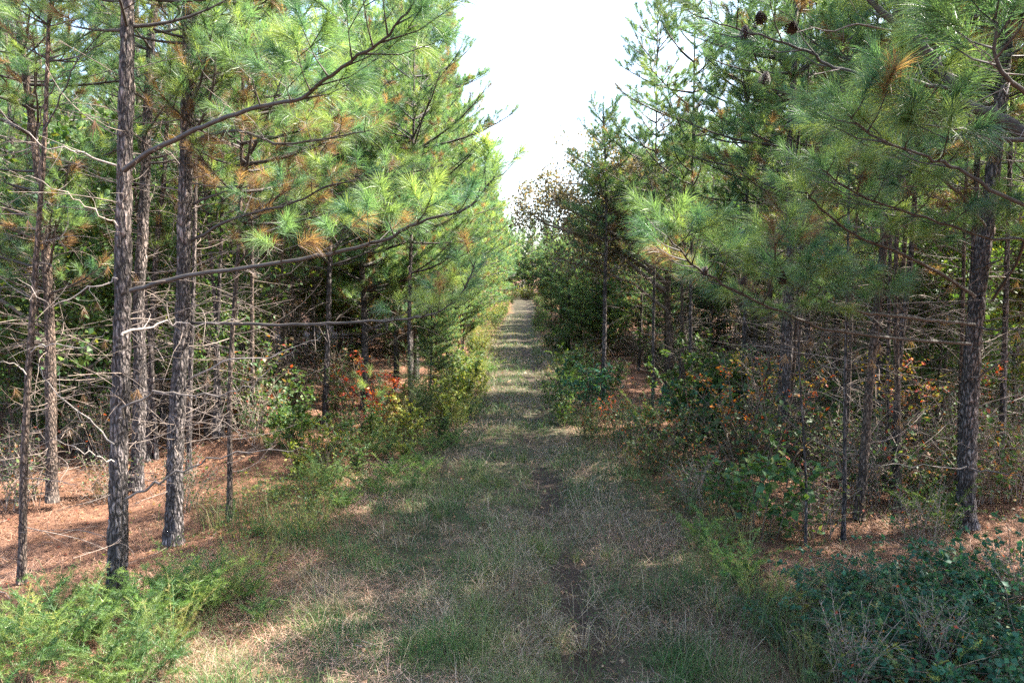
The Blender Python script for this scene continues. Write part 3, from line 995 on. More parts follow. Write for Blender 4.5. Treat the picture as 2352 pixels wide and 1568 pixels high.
hero_branch(L0, [(270, 520, 6.2), (200, 470, 6.1), (120, 425, 6.0), (20, 395, 5.9)], 0.010, live=False, seed=20, wood=(0.20, 0.16, 0.13))

L1 = hero_pine(102, (308, 1125), [(322, 900), (318, 700), (328, 540), (334, 380), (342, 200), (348, 60), (356, 0)], 19, 13,
               "slimmer leaning pine close behind the thick near one, its bark flaking pale", thin=0.5, dead_n=26, Lr=2.0, zr=4.8, Lroad=2.6)
hero_branch(L1, [(345, 110, 9.8), (300, 60, 9.2), (230, 30, 8.8), (120, 60, 8.4), (40, 50, 8.2)], 0.02, start=0.3, seed=21, n=80, tlen=0.4)
hero_branch(L1, [(350, 75, 9.8), (440, 60, 9.2), (520, 35, 8.7), (600, 10, 8.2), (640, -20, 8.0)], 0.024, start=0.35, seed=22, n=90, tlen=0.4)
L2 = hero_pine(103, (396, 1250), [(402, 1080), (410, 900), (420, 700), (424, 500), (428, 330), (432, 150), (434, 0)], 24, 13,
               "second thick pine from the left with ridged bark, dead twigs and brown needles around it", thin=0.5, dead_n=56, deadL=1.5, brown=0.2, zr=4.4, Lroad=3.0)
hero_branch(L2, [(440, 470, 8.1), (480, 452, 8.0), (520, 442, 7.9), (592, 418, 7.7)], 0.024, start=0.5, seed=23, brown=0.5, n=50)
hero_branch(L2, [(430, 740, 8.1), (560, 745, 7.9), (700, 745, 7.7), (804, 740, 7.5), (930, 731, 7.3), (1004, 718, 7.2), (1064, 668, 7.1), (1092, 600, 7.0)], 0.026, start=0.5, seed=24, n=90, tlen=0.35)
hero_branch(L2, [(432, 330, 8.1), (540, 300, 7.7), (640, 330, 7.4), (740, 320, 7.1), (850, 300, 6.9)], 0.024, start=0.3, seed=25, n=80, brown=0.15, tlen=0.45)
hero_branch(L2, [(432, 560, 8.1), (540, 500, 7.8), (660, 470, 7.6), (780, 420, 7.3), (900, 410, 7.1)], 0.024, start=0.35, seed=26, n=80, brown=0.3, tlen=0.45)
hero_branch(L2, [(420, 880, 8.1), (520, 830, 7.9), (640, 810, 7.8), (740, 770, 7.7)], 0.018, live=False, seed=27, wood=(0.24, 0.20, 0.175))
hero_branch(L2, [(432, 150, 8.1), (540, 130, 7.6), (660, 150, 7.2), (760, 110, 6.9)], 0.022, start=0.3, seed=28, n=80, tlen=0.45)
hero_pine(104, (338, 1060), [(345, 900), (352, 700), (360, 560), (376, 420), (384, 260), (388, 100)], 10, 11, "thin crooked pine standing between the two thick left trunks", dead_n=18, Lr=1.4)
L4 = hero_pine(105, (46, 1342), [(54, 1100), (64, 880), (76, 700), (90, 500), (102, 330), (108, 180), (112, 60), (118, 0)], 11, 8.5,
               "slender pale-barked pine nearest the left edge, forking near its top", red=True, dead_n=26, Lr=1.2, rise=5.6)
hero_branch(L4, [(95, 420, 6.9), (88, 340, 6.8), (98, 250, 6.7), (130, 190, 6.6), (180, 140, 6.5), (240, 90, 6.4)], 0.010, live=False, seed=31, wood=(0.16, 0.12, 0.10))
hero_branch(L4, [(100, 300, 6.9), (150, 200, 6.8), (190, 120, 6.7), (260, 60, 6.6)], 0.010, start=0.5, seed=32, n=70)
hero_branch(L4, [(70, 810, 6.9), (120, 790, 6.8), (190, 792, 6.7), (250, 760, 6.6)], 0.008, live=False, seed=33, wood=(0.27, 0.235, 0.205))
hero_branch(L4, [(60, 860, 6.9), (20, 830, 6.8), (-30, 850, 6.7)], 0.008, live=False, seed=34, wood=(0.27, 0.235, 0.205))
hero_pine(106, (524, 1196), [(528, 1060), (528, 900), (534, 760), (545, 620), (552, 480), (556, 300)], 8, 8.5, "slim straight young pine standing alone right of the thick left trunks, its right side sunlit", red=True, dead_n=40, brown=0.4, zr=2.9, rise=4.2, Lroad=2.6)
hero_pine(107, (148, 935), [(148, 760), (150, 560), (152, 440), (156, 200)], 8, 11, "thin reddish pine behind the slender left-edge one", red=True, dead_n=18, zr=3.6)
hero_pine(108, (744, 982), [(750, 860), (754, 740), (758, 560), (764, 300)], 9, 11, "dark straight pine trunk beside the red-leaved bush left of the track", dead_n=22, zr=2.7, rise=4.0, Lroad=3.3)
hero_pine(109, (494, 1010), [(496, 860), (502, 700), (510, 500)], 7, 10, "thin pine in shade behind the slim straight young pine", dead_n=22, zr=3.6, Lroad=2.4)
hero_pine(110, (945, 960), [(942, 860), (940, 740), (944, 560), (950, 300)], 7, 10.5, "slender pine beside the dark cedar sapling left of the track", dead_n=18, zr=2.6, rise=4.0, Lroad=3.2)
hero_pine(111, (432, 1085), [(436, 900), (446, 600), (450, 300)], 8, 11, "thin pine half hidden just behind the second thick left trunk", dead_n=18)

# right side
R0 = hero_pine(121, (2216, 1212), [(2222, 1050), (2228, 900), (2238, 760), (2250, 640), (2262, 540), (2280, 400), (2296, 250), (2310, 100), (2325, 0)], 25, 13,
               "thick dark pine at the right with shaggy bark, seen against the litter", dead_n=44, deadL=1.8)
hero_branch(R0, [(2280, 690, 8.5), (2352, 560, 7.4), (2278, 548, 7.0), (2143, 505, 6.6), (2018, 465, 6.2), (1943, 430, 5.9), (1888, 390, 5.7)], 0.022, start=0.3, seed=41, n=100, tlen=0.4)
hero_branch(R0, [(2238, 680, 8.5), (2160, 628, 8.0), (2068, 582, 7.5), (1968, 542, 7.0), (1888, 482, 6.6), (1850, 440, 6.4)], 0.028, start=0.35, seed=42, n=100, tlen=0.4)
hero_branch(R0, [(2238, 745, 8.5), (2140, 735, 7.8), (2018, 722, 7.0), (1943, 705, 6.5), (1848, 670, 6.1), (1808, 645, 5.9), (1785, 600, 5.7), (1778, 555, 5.6)], 0.026, start=0.4, seed=43, n=100, tlen=0.45,
            cones=[(1712, 635, 5.7), (1796, 632, 5.8), (1622, 612, 5.6)])
hero_branch(R0, [(2230, 790, 8.5), (2060, 778, 7.8), (1900, 756, 7.0), (1843, 736, 6.6), (1718, 682, 6.0), (1618, 626, 5.6), (1565, 580, 5.3), (1518, 515, 5.1)], 0.024, start=0.4, seed=44, n=110, tlen=0.45)
hero_branch(R0, [(2236, 752, 8.5), (2300, 755, 8.0), (2400, 752, 7.5)], 0.02, live=False, seed=45, wood=(0.13, 0.10, 0.09))
hero_branch(R0, [(2228, 1075, 8.5), (2300, 1085, 8.0), (2380, 1100, 7.5)], 0.016, live=False, seed=46, wood=(0.13, 0.10, 0.09))
hero_branch(R0, [(2220, 1070, 8.5), (2110, 1072, 8.2), (1990, 1066, 8.0)], 0.009, live=False, seed=47, wood=(0.24, 0.20, 0.175))
hero_branch(R0, [(2232, 870, 8.5), (2270, 850, 8.0), (2320, 815, 7.6), (2380, 795, 7.3)], 0.018, live=False, seed=48, wood=(0.14, 0.11, 0.10))
hero_branch(R0, [(2240, 620, 8.5), (2290, 600, 7.6), (2350, 560, 7.0)], 0.016, live=False, seed=49, wood=(0.14, 0.11, 0.10))
hero_branch(R0, [(2262, 520, 8.5), (2190, 430, 7.6), (2100, 380, 6.9), (2000, 335, 6.3), (1930, 300, 6.0)], 0.024, start=0.3, seed=50, n=100, tlen=0.45)
hero_pine(122, (2196, 1160), [(2208, 1040), (2214, 900), (2230, 700), (2240, 500)], 10, 12, "thinner dark pine leaning on the left flank of the thick right-hand one", dead_n=20)
hero_pine(123, (1970, 1195), [(1984, 1060), (1998, 880), (2014, 720), (2030, 560), (2042, 420), (2050, 250)], 13, 12.5, "reddish pine with a slight lean standing left of the thick right-hand one", red=True, dead_n=36, deadL=1.6, zr=4.2, Lroad=2.6)
hero_pine(124, (1938, 1243), [(1940, 1100), (1941, 900), (1944, 760), (1948, 540), (1950, 420)], 6, 6.6, "very thin straight sapling pole in front of the reddish leaning pine", dead_n=16, deadL=0.8, upper=True, rise=4.2, Lr=0.8)
hero_pine(125, (2052, 1128), [(2058, 980), (2066, 820), (2082, 680), (2096, 540), (2104, 380)], 9, 12, "dark narrow pine whose foot stands at the lit litter mound on the right", dead_n=26, zr=3.8, Lroad=2.6)
hero_pine(126, (2032, 1122), [(2038, 980), (2040, 820), (2044, 600)], 6, 10, "thinner of the two dark pines at the foot of the lit litter mound", dead_n=18)
R4 = hero_pine(127, (1802, 1082), [(1806, 900), (1812, 760), (1816, 600), (1812, 420), (1818, 280), (1824, 160), (1828, 0)], 14, 13, "straight dark pine trunk midway in the right-hand wood, bare twigs up its length", dead_n=40, deadL=1.7, zr=4.2, Lroad=3.0)
hero_pine(128, (1706, 1002), [(1708, 860), (1712, 700), (1714, 560)], 7, 11, "thin black-looking pine behind the orange sumac on the right", dead_n=24, zr=3.4, Lroad=2.4)
hero_pine(129, (1385, 928), [(1388, 780), (1390, 640), (1393, 540), (1392, 420), (1388, 300)], 8, 7.6, "slim black pine at the right verge over small red leaves, top against white sky", dead_n=18, zr=3.5, rise=4.2, Lroad=2.1)
hero_pine(130, (1850, 1256), [(1852, 1140), (1846, 1000), (1838, 880), (1834, 760)], 4, 4.5, "spindly bare sapling beside the big-leaved green bush", dead_n=8, deadL=0.5, deadz=(0.6, 3), rise=3.2, Lr=0.6)
hero_pine(131, (1856, 1010), [(1856, 800), (1852, 560), (1858, 380), (1860, 250)], 9, 12.5, "pine just behind the straight dark one, showing through at its right", dead_n=26, zr=3.6, Lroad=2.8)
hero_pine(132, (1585, 960), [(1586, 840), (1586, 720), (1588, 600)], 6, 11, "thin pine amid the right verge thicket", dead_n=24, zr=3.0, Lroad=2.8)
hero_pine(133, (1762, 1000), [(1764, 860), (1768, 720), (1770, 560)], 8, 11.5, "brown slim pine left of the straight dark one on the right", red=True, dead_n=26, zr=3.4, Lroad=2.6)
hero_pine(134, (2300, 1080), [(2304, 900), (2310, 700), (2316, 500)], 8, 12, "slim brown pine behind the thick right-hand one by the frame's right edge", dead_n=26, zr=3.8)
hero_pine(135, (1500, 935), [(1500, 800), (1502, 680), (1504, 560)], 5, 10.5, "slender pole pine in the right thicket nearest the slim black one", dead_n=20, rise=4.4, zr=3.6, Lroad=2.6)

# big leaning pine whose trunk stands just outside the right edge
gx0, gy0 = 5.1, 4.6
R9 = empty("pine_tree", (gx0, gy0, float(gz(gx0, gy0))))
tag(R9, "pine reaching in from the right edge with a thick dark limb slanting across", "pine tree")
tm, cm, dm = build_pine(141, 13, 0.17, 5.7, 5.7, 3.0, 2.8, tseg=20, bump=0.3, ring=0.1, ndead=10, deadz=(2, 5), nn=90, hw=0.0024, step=0.13, dz=0.34, split=True)
ob("trunk", tm, R9); ob("crown", cm, R9)
for me in dm: ob("dead_branch", me, R9)
hero_branch(R9, [(2760, 560, 4.6), (2540, 400, 4.6), (2352, 306, 4.6), (2290, 268, 4.6), (2222, 240, 4.6), (2165, 165, 4.6), (2130, 110, 4.6), (2050, 50, 4.6), (1985, -12, 4.6), (1900, -80, 4.6)], 0.062, start=0.62, seed=51, n=110, tlen=0.4)
hero_branch(R9, [(2190, 205, 4.6), (2100, 190, 4.5), (2003, 176, 4.4), (1910, 155, 4.35), (1860, 122, 4.3), (1760, 86, 4.2), (1700, 70, 4.2), (1620, 42, 4.1)], 0.017, start=0.4, seed=52, n=110, tlen=0.4,
            cones=[(1712, 58, 4.2), (1824, 50, 4.3), (1763, 165, 4.25), (1744, 26, 4.2)])
hero_branch(R9, [(2700, 420, 4.6), (2500, 345, 4.3), (2352, 322, 4.1), (2218, 300, 4.0), (2160, 272, 3.95), (2108, 240, 3.9), (2038, 176, 3.85)], 0.022, start=0.5, seed=53, n=150, tlen=0.3, ln=0.21)
hero_branch(R9, [(2650, 330, 4.6), (2480, 300, 3.8), (2352, 212, 3.1), (2293, 140, 2.95), (2283, 40, 2.9)], 0.02, start=0.72, seed=54, n=190, tlen=0.22, ln=0.22)
hero_branch(R9, [(2700, 560, 4.6), (2450, 500, 4.4), (2300, 450, 4.2), (2190, 385, 4.1), (2110, 352, 4.0), (1990, 302, 3.95), (1945, 262, 3.9)], 0.018, start=0.5, seed=55, n=120, tlen=0.35)
hero_branch(R9, [(2130, 100, 4.6), (2118, 50, 4.5), (2112, -10, 4.4)], 0.014, live=False, seed=56, wood=(0.10, 0.07, 0.06))
hero_branch(R9, [(2150, 140, 4.6), (2200, 70, 4.5), (2260, 20, 4.4), (2330, -30, 4.3)], 0.012, start=0.5, seed=57, n=90)
hero_branch(R9, [(2100, 80, 4.6), (1990, 60, 4.5), (1880, 62, 4.4), (1830, 62, 4.35)], 0.010, live=False, seed=58, wood=(0.12, 0.09, 0.07))

# ------------------------------------------------------------------ plantation pines
EDGE = [build_pine(200 + k, 12.0 + k % 3, 0.10, [1.7, 1.3, 2.0, 1.5][k], 3.2, [3.5, 3.6, 3.3, 3.6][k], 2.3, nn=95, hw=0.0034, dz=0.32, step=0.115, per=(4, 6), ring=0.3, bump=0.2, ndead=30, deadz=(0.4, 3.6)) for k in range(4)]
INNER = [build_pine(220 + k, 11.5 + k % 3, 0.085, 2.7 + 0.4 * k, 2.9 + 0.4 * k, 2.3, 2.3, nn=75, hw=0.0038, ring=0.3, bump=0.2, ndead=90, deadz=(0.4, 4.4), deadL=1.5, step=0.16, dz=0.38) for k in range(4)]
THIN = [build_pine(280 + k, 12.0 + k, 0.10, [1.9, 2.2][k], 3.0, 3.5, 2.3, nn=95, hw=0.0030, dz=0.32, step=0.115, per=(4, 6), ring=0.3, bump=0.2, ndead=34, deadz=(0.4, 4), thin=0.7) for k in range(2)]
INNER2 = [build_pine(290 + k, 11 + k, 0.085, 2.5 + 0.4 * k, 2.7 + 0.4 * k, 2.3, 2.3, nn=85, hw=0.0032, ring=0.2, bump=0.2, ndead=100, deadz=(0.4, 4.4), deadL=1.4, step=0.15, dz=0.36, thin=0.72, red=k == 1) for k in range(3)]
MID = [build_pine(240 + k, 11.5 + k, 0.09, [0.5, 0.4, 0.7][k], 1.2, 3.4, 2.4, nn=60, hw=0.0062, ln=0.19, step=0.16, dz=0.32, per=(4, 6), ndead=12, deadz=(0.5, 3)) for k in range(3)]
FAR = [build_pine(260 + k, 11.0 + k, 0.09, 0.4, 0.4, 2.7, 2.7, nn=34, hw=0.014, ln=0.28, step=0.24, dz=0.36, per=(4, 6), ndead=0, tseg=6, sub=True) for k in range(2)]
print("POLYS", [len(v[1].polygons) for v in EDGE + INNER + MID + FAR])
prnd = random.Random(5)
hero_xy = [tuple(o.location[:2]) for o in COL.objects if o.parent is None and o.name.startswith("pine_tree")]
ORD = "first second third fourth fifth sixth seventh eighth ninth tenth eleventh twelfth thirteenth fourteenth fifteenth sixteenth seventeenth eighteenth nineteenth twentieth".split()
cnt = {}
for side in (-1, 1):
    for row, X0 in enumerate((4.35 if side < 0 else 4.8, 7.1, 9.9, 12.7, 15.7, 19.0, 23.0, 27.5, 33.0)):
        y = 5.5 + 0.7 * row + (1.0 if side > 0 else 0)
        k = 0
        while y < (112, 58, 42, 38, 36, 36, 38, 40, 44)[row]:
            y += (prnd.uniform(1.7, 2.6) if row == 0 and y < 30 else prnd.uniform(1.5, 3.7) * (1 if y < 40 else 1.2))
            x = side * (X0 + prnd.uniform(-0.55, 0.55) - (0.7 if row == 0 and y > 14 else 0)) + float(pathc(y))
            if X0 > 0.85 * y + 4.5 or (y < 6):
                continue
            if side > 0 and row > 0 and y < 11 and X0 > 0.78 * y + 1.0 and prnd.random() < 0.3:
                continue                                     # a thin patch: the sun comes through here
            if min((x - a) ** 2 + (y - b) ** 2 for a, b in hero_xy) < (1.1 if row else 2.2):
                continue
            rz = (0 if side < 0 else math.pi) + prnd.uniform(-0.35, 0.35)
            s = prnd.uniform(0.88, 1.08) * (1.0 if side < 0 or row > 2 else 0.85 if row or y < 12.5 else 0.58)
            loc = (x, y, float(gz(x, y)) - 0.03)
            wd = "sunlit left" if side < 0 else "shaded right"
            if row == 0 and y < 46:
                v = INNER[prnd.randrange(4)] if side > 0 and y > 12.5 and y < 24 else THIN[prnd.randrange(2)] if y < 13 and side < 0 else EDGE[prnd.randrange(4)] if y < 26 else MID[prnd.randrange(3)]
                lab = "leafy pine on %s edge of track, %s in row beyond near trunks" % ("left" if side < 0 else "right", ORD[min(k, 19)])
                put_pine(v, loc, rz, s, lab, "pines lining the %s edge of the track" % ("left" if side < 0 else "right"))
                k += 1
            elif row == 0:
                put_pine(MID[prnd.randrange(3)] if y < 70 else FAR[prnd.randrange(2)], loc, rz, s, "distant green pine on the %s edge where the track narrows" % ("left" if side < 0 else "right"),
                         "distant pines lining the track on the %s" % ("left" if side < 0 else "right"))
            else:
                lab, grp = "slim pine with dead lower twigs deep in the %s wood" % wd, "plantation pines deep in the %s wood" % wd
                if row < 3 and y < 24:
                    lab = "slim pine, %s row back in the %s wood, %s from the near end" % (ORD[row], wd, ORD[k])
                    k += 1
                put_pine(INNER2[prnd.randrange(3)] if y < 21 and side < 0 else MID[prnd.randrange(3)] if y > 25 and prnd.random() < 0.6 else INNER[prnd.randrange(4)] if y < 45 else FAR[prnd.randrange(2)], loc, prnd.uniform(-3, 3), s,
                         lab, grp)
for k in range(30):                                          # the trees that close the view
    x = -16 + 32 * k / 29 + prnd.uniform(-0.6, 0.6)
    y = 99 + (k % 4) * 5 + prnd.uniform(0, 3) + abs(x) * 0.2
    s = prnd.uniform(0.8, 1.05)
    put_pine(FAR[k % 2], (x, y, float(gz(x, y)) - 0.05), prnd.uniform(-3, 3), s, "far green pine closing off the end of the track", "far pines across the end of the track")

for k, (x, y, v) in enumerate([(5.6, 1.6, 0), (7.3, 3.6, 1), (6.9, 6.1, 3), (8.3, 8.3, 2)]):  # extra pines added beyond the right edge to cast shade on the near track
    put_pine(EDGE[v], (x, y, float(gz(x, y)) - 0.03), math.pi + 0.3 * k, 0.9, "pine added just outside the view on the right to shade the track", "pines added outside the view on the right for shade")

POLE = [build_pine(330 + k, 7.5 + k, 0.042, 4.0, 4.0, 1.0, 1.0, nn=60, hw=0.0028, ring=0.3, bump=0.2, ndead=44, deadz=(0.4, 4.5), deadL=0.9, step=0.16, dz=0.4, red=k < 2, thin=0.4) for k in range(3)]
for k in range(40):
    side = 1 if k < 29 else -1
    y = prnd.uniform(9.5, 22) if side > 0 else prnd.uniform(11, 20)
    x = side * prnd.uniform(3.9, 0.72 * y)
    put_pine(POLE[k % 3], (x, y, float(gz(x, y)) - 0.03), prnd.uniform(-3, 3), prnd.uniform(0.8, 1.1),
             "very thin reddish pole-like young pine between the bigger trunks of the %s wood" % ("right" if side > 0 else "left"), "thin pole pines between the %s trunks" % ("right" if side > 0 else "left"))

# ------------------------------------------------------------------ oak over the track
OY = 19.0
ox, oz = 4.0, float(gz(4.0, OY))
def orel(px, py, dy=0.0):
    q = atY(px, py, OY + dy)
    return q - np.array([ox, OY, oz])
tips = [(0.42, orel(1165, 480, -1)), (0.45, orel(1200, 500, 0.5)), (0.5, orel(1185, 425, 1)), (0.55, orel(1240, 390, -1)), (0.6, orel(1290, 345, 0.5)), (0.7, orel(1345, 312, 0)),
        (0.6, orel(1330, 400, -1.5)), (0.5, orel(1270, 460, 1)), (0.75, orel(1400, 340, 1)), (0.5, orel(1350, 480, -1)), (0.8, orel(1450, 350, 0)), (0.35, orel(1290, 600, -1)), (0.4, orel(1330, 560, 1))]
tips += [(0.6, orel(1230, 440, 1)), (0.7, orel(1310, 370, 1)), (0.75, orel(1370, 380, -1)), (0.5, orel(1400, 450, 0)), (0.45, orel(1240, 470, -0.5))]
ot, oc = build_tree(301, 7.2, 0.13, tips, 0.085, OAKC, nl=39, lw=0.32, tl=0.65, per=8, cl=0.13)
put("oak_tree", [("trunk", ot), ("crown", oc)], (ox, OY, oz), 0, 1, "grey-brown leaved oak leaning out over the track from the right, sky showing through", "oak tree")

# understorey trees that glow yellow-green deep in the woods
UND = [build_tree(310 + k, 5.5, 0.05, 15, 0.10, [LIME, GRN, CREAM][k], nl=18, lw=0.36, tl=0.6, zl=0.25, spread=1.7, per=6) for k in range(3)]
ur = random.Random(9)
for k in range(130):
    side = 1 if k % 2 else -1
    y = ur.uniform(11, 34) if k < 84 else ur.uniform(24, 46)
    x = side * ur.uniform(max(6.0, 0.15 * y + 4), 0.8 * y + 1.5)
    v = ur.choice((0, 1, 1)) if side > 0 else ur.choice((0, 1, 1))
    put("understorey_tree", [("trunk", UND[v][0]), ("crown", UND[v][1])], (x, y, float(gz(x, y))), ur.uniform(0, 6), ur.uniform(0.55, 1.2) if k < 84 else ur.uniform(0.5, 0.8),
        "small %s broadleaved tree among the pines on the %s" % (["yellow-green", "green", "pale yellow"][v], "right" if side > 0 else "left"), "tree",
        "small %s broadleaved trees in the %s wood" % (["yellow-green", "green", "pale yellow"][v], "right" if side > 0 else "left"))

# ------------------------------------------------------------------ shrubs, saplings and weeds
S_GRN = [build_shrub(400 + k, 1.0, 0.55, 12, 1500, 0.055, GRN) for k in range(3)]
S_LIME = [build_shrub(410 + k, 1.0, 0.5, 10, 1300, 0.06, LIME) for k in range(2)]
S_DARK = [build_shrub(420 + k, 1.0, 0.6, 14, 1600, 0.055, DARKG) for k in range(2)]
S_MIX = [build_shrub(430 + k, 1.0, 0.7, 16, 1100, 0.05, MIXR) for k in range(3)]
S_RED = [build_shrub(440 + k, 1.0, 0.5, 8, 900, 0.038, REDS, 0.28, low=0.4) for k in range(2)]
S_ORG = [build_shrub(450, 1.0, 0.5, 6, 560, 0.030, ORNG, 0.28, low=0.62)]
S_GOLD = [build_shrub(455, 1.0, 0.5, 5, 330, 0.028, GOLD, 0.30, low=0.7)]
S_CRM = [build_shrub(460, 1.0, 0.5, 9, 900, 0.07, CREAM, 0.34)]
S_BIG = [build_shrub(470 + k, 1.0, 0.6, 9, 420, 0.085, [((0.05, 0.12, 0.045), 3), ((0.08, 0.15, 0.04), 2), ((0.16, 0.2, 0.05), 0.7)], 0.4) for k in range(2)]
S_BRAM = [build_shrub(480 + k, 0.8, 0.8, 22, 1500, 0.062, DARKG, 0.40, droop=0.5, spread=1.1) for k in range(2)]
S_TWIG = [build_shrub(490 + k, 1.0, 0.6, 30, 160, 0.045, MIXR, wood=(0.26, 0.20, 0.16), r0=0.005) for k in range(3)]
F_FRESH = [build_feathery(500 + k, 0.75, 24, [(0.11, 0.19, 0.045), (0.16, 0.23, 0.055), (0.065, 0.14, 0.04)], hw=0.0022, leafl=0.042) for k in range(3)]
F_GOLD = [build_feathery(510 + k, 0.9, 14, [(0.24, 0.26, 0.06), (0.18, 0.23, 0.06), (0.30, 0.27, 0.09)], arch=0.4) for k in range(2)]
F_DARK = [build_feathery(520 + k, 0.6, 14, [(0.035, 0.09, 0.045), (0.05, 0.11, 0.04), (0.06, 0.10, 0.05)]) for k in range(2)]
CEDAR = build_feathery(530, 1.6, 26, [(0.05, 0.085, 0.03), (0.07, 0.10, 0.035), (0.10, 0.11, 0.04)], arch=0.25, dens=1.3, leafl=0.03, spread=0.25)

def plant(name, var, px, py, h, label, cat, rz=None, group=None, Y=None, hh=1.0):
    q = ground(px, py)
    return put(name, [("stems", var[0]), ("foliage", var[1])], tuple(q), ur.uniform(0, 6) if rz is None else rz, h / hh, label, cat, group)

plant("sumac_bush", S_RED[0], 868, 990, 1.75, "tall bush with red and orange autumn leaves behind the pine seedling left of the track", "bush")
plant("shrub", S_CRM[0], 905, 1000, 1.0, "cream and pale yellow leaved bush at the left verge below the red bush", "bush")
plant("shrub", S_GRN[0], 690, 1030, 1.35, "green bush in front of the dark pine trunk left of the track", "bush")
plant("shrub", S_GRN[1], 640, 975, 1.3, "green bush in shade at the far side of the litter mound", "bush")
plant("shrub", S_GRN[2], 800, 1040, 1.0, "green twiggy bush between the dark pine trunk and the cream bush", "bush")
plant("shrub", S_MIX[0], 760, 1070, 0.8, "low mixed green and rust bush at the foot of the dark left pine", "bush")
plant("shrub", S_LIME[0], 960, 1010, 0.8, "lime-green bush at the left verge beside the feathery yellow weeds", "bush")
plant("goldenrod", F_GOLD[0], 1045, 985, 1.0, "feathery yellow-green weed clump bulging onto the left verge", "weed", hh=0.9)
plant("goldenrod", F_GOLD[1], 1075, 925, 1.0, "farther feathery yellow weed clump on the left verge", "weed", hh=0.9)
plant("goldenrod", F_GOLD[0], 1090, 880, 1.0, "small pale yellow weed clump where the left verge narrows", "weed", hh=0.9)
plant("cedar_sapling", CEDAR, 965, 985, 1.9, "dark olive cedar sapling with fine sprays at the left verge", "sapling", hh=1.6)
plant("sumac_bush", S_ORG[0], 790, 930, 1.6, "orange-leaved sprig right behind the dark pine trunk on the left", "bush")
plant("shrub", S_LIME[1], 105, 960, 2.6, "tall lime-leaved bush behind the slender pine near the left edge", "bush")
plant("shrub", S_GRN[1], 190, 925, 1.8, "dark green bush in shade between the left-edge pines", "bush")
plant("shrub", S_GRN[0], 20, 940, 1.8, "green bush cut by the left edge of the view", "bush")
for k, (px, py, h, v) in enumerate([(900, 1100, 0.5, 0), (840, 1130, 0.45, 1), (960, 1075, 0.45, 2), (780, 1160, 0.4, 1), (1000, 1040, 0.5, 0), (720, 1120, 0.55, 2), (870, 1050, 0.7, 1), (660, 1240, 0.25, 2)]):
    plant("verge_weed", F_FRESH[v], px, py, h, "low fresh green weed in the clump along the left verge", "weed", group="low green weeds along the left verge", hh=0.75)
for k, (px, py, h, v) in enumerate([(640, 1150, 0.35, 0), (720, 1170, 0.35, 3), (760, 1120, 0.6, 1), (820, 1090, 0.6, 4), (880, 1140, 0.4, 2), (930, 1060, 0.6, 5), (980, 1090, 0.4, 0), (1010, 1010, 0.6, 4), (740, 1060, 0.8, 3),
                                    (690, 1090, 0.7, 5), (600, 1230, 0.3, 1), (860, 1010, 0.8, 4), (1040, 1020, 0.5, 1), (1080, 960, 0.6, 0), (950, 1120, 0.35, 2), (790, 1170, 0.35, 0), (1110, 900, 0.7, 3), (1120, 860, 0.8, 1), (655, 1030, 0.9, 2), (900, 960, 1.0, 5)]):
    vv = [F_FRESH[0], F_FRESH[1], F_FRESH[2], S_LIME[0], S_GRN[1], S_LIME[1]][v]
    plant("verge_weed", vv, px, py, h, "sunlit weedy plant in the continuous green strip of the left verge", "weed", group="sunlit weeds of the left verge strip", hh=0.75 if v < 3 else 1.0)
SPOT = ["at the foot of the thickest left trunk", "in the bottom left corner", "right of the thickest left trunk", "between the corner and the thickest trunk"]
for k, (px, py, h, v) in enumerate([(60, 1560, 0.8, 0), (170, 1500, 0.75, 1), (300, 1470, 0.7, 2), (420, 1420, 0.75, 0), (230, 1400, 0.5, 1), (120, 1430, 0.55, 2), (340, 1560, 0.7, 1), (480, 1390, 0.6, 2),
                                    (30, 1480, 0.6, 1), (560, 1380, 0.4, 0), (400, 1370, 0.45, 2), (600, 1420, 0.35, 1), (250, 1590, 0.7, 0), (350, 1410, 0.6, 0)]):
    plant("feathery_weed", F_FRESH[v], px, py, h, "arching feathery green weed in the mass round the foot of the thickest left trunk", "weed", group="feathery green weeds in the bottom left corner", hh=0.75)

# right verge
plant("shrub", S_GRN[0], 1300, 975, 0.9, "bright green bush at the right verge opposite the yellow weeds", "bush")
plant("shrub", S_DARK[0], 1345, 950, 1.6, "tall dark glossy bush left of the slim black pine", "bush")
plant("shrub", S_GRN[2], 1285, 930, 1.1, "dark bush at the right verge nearest the track", "bush")
plant("sumac_bush", S_RED[1], 1400, 985, 0.75, "low red-leaved sprigs at the foot of the slim black pine", "bush")
plant("sumac_bush", S_ORG[0], 1490, 1010, 0.95, "low orange-leaved bush in the right thicket", "bush")
plant("shrub", S_MIX[0], 1450, 1030, 1.1, "rust-flecked thicket bush by the low orange leaves", "bush")
plant("shrub", S_MIX[1], 1560, 1060, 1.3, "rust-flecked thicket bush midway along the right verge", "bush")
plant("shrub", S_MIX[2], 1360, 1005, 0.9, "rust-flecked bush just in front of the low red sprigs", "bush")
plant("shrub", S_MIX[0], 1640, 1090, 1.2, "rust-flecked bush left of the big-leaved green bush", "bush")
plant("shrub", S_DARK[0], 1600, 1010, 1.5, "dark green bush in the depth of the right thicket", "bush")
plant("sumac_bush", S_ORG[0], 1720, 1085, 2.15, "tall sumac holding a spray of orange-red leaves on the right", "bush")
plant("sumac_bush", S_GOLD[0], 1790, 1050, 2.2, "thin sapling with golden yellow leaves beside the orange-red sumac", "sapling")
plant("sumac_bush", S_GOLD[0], 2055, 1110, 2.3, "golden-leaved sapling left of the pink and red sprays at the right", "sapling")
plant("sumac_bush", build_shrub(446, 1.0, 0.6, 4, 260, 0.026, REDS + [((0.5, 0.16, 0.14), 3), ((0.3, 0.3, 0.05), 3)], 0.3, low=0.75), 2130, 1120, 2.2, "sapling with pink and red sprays left of the thick right-hand pine", "sapling")
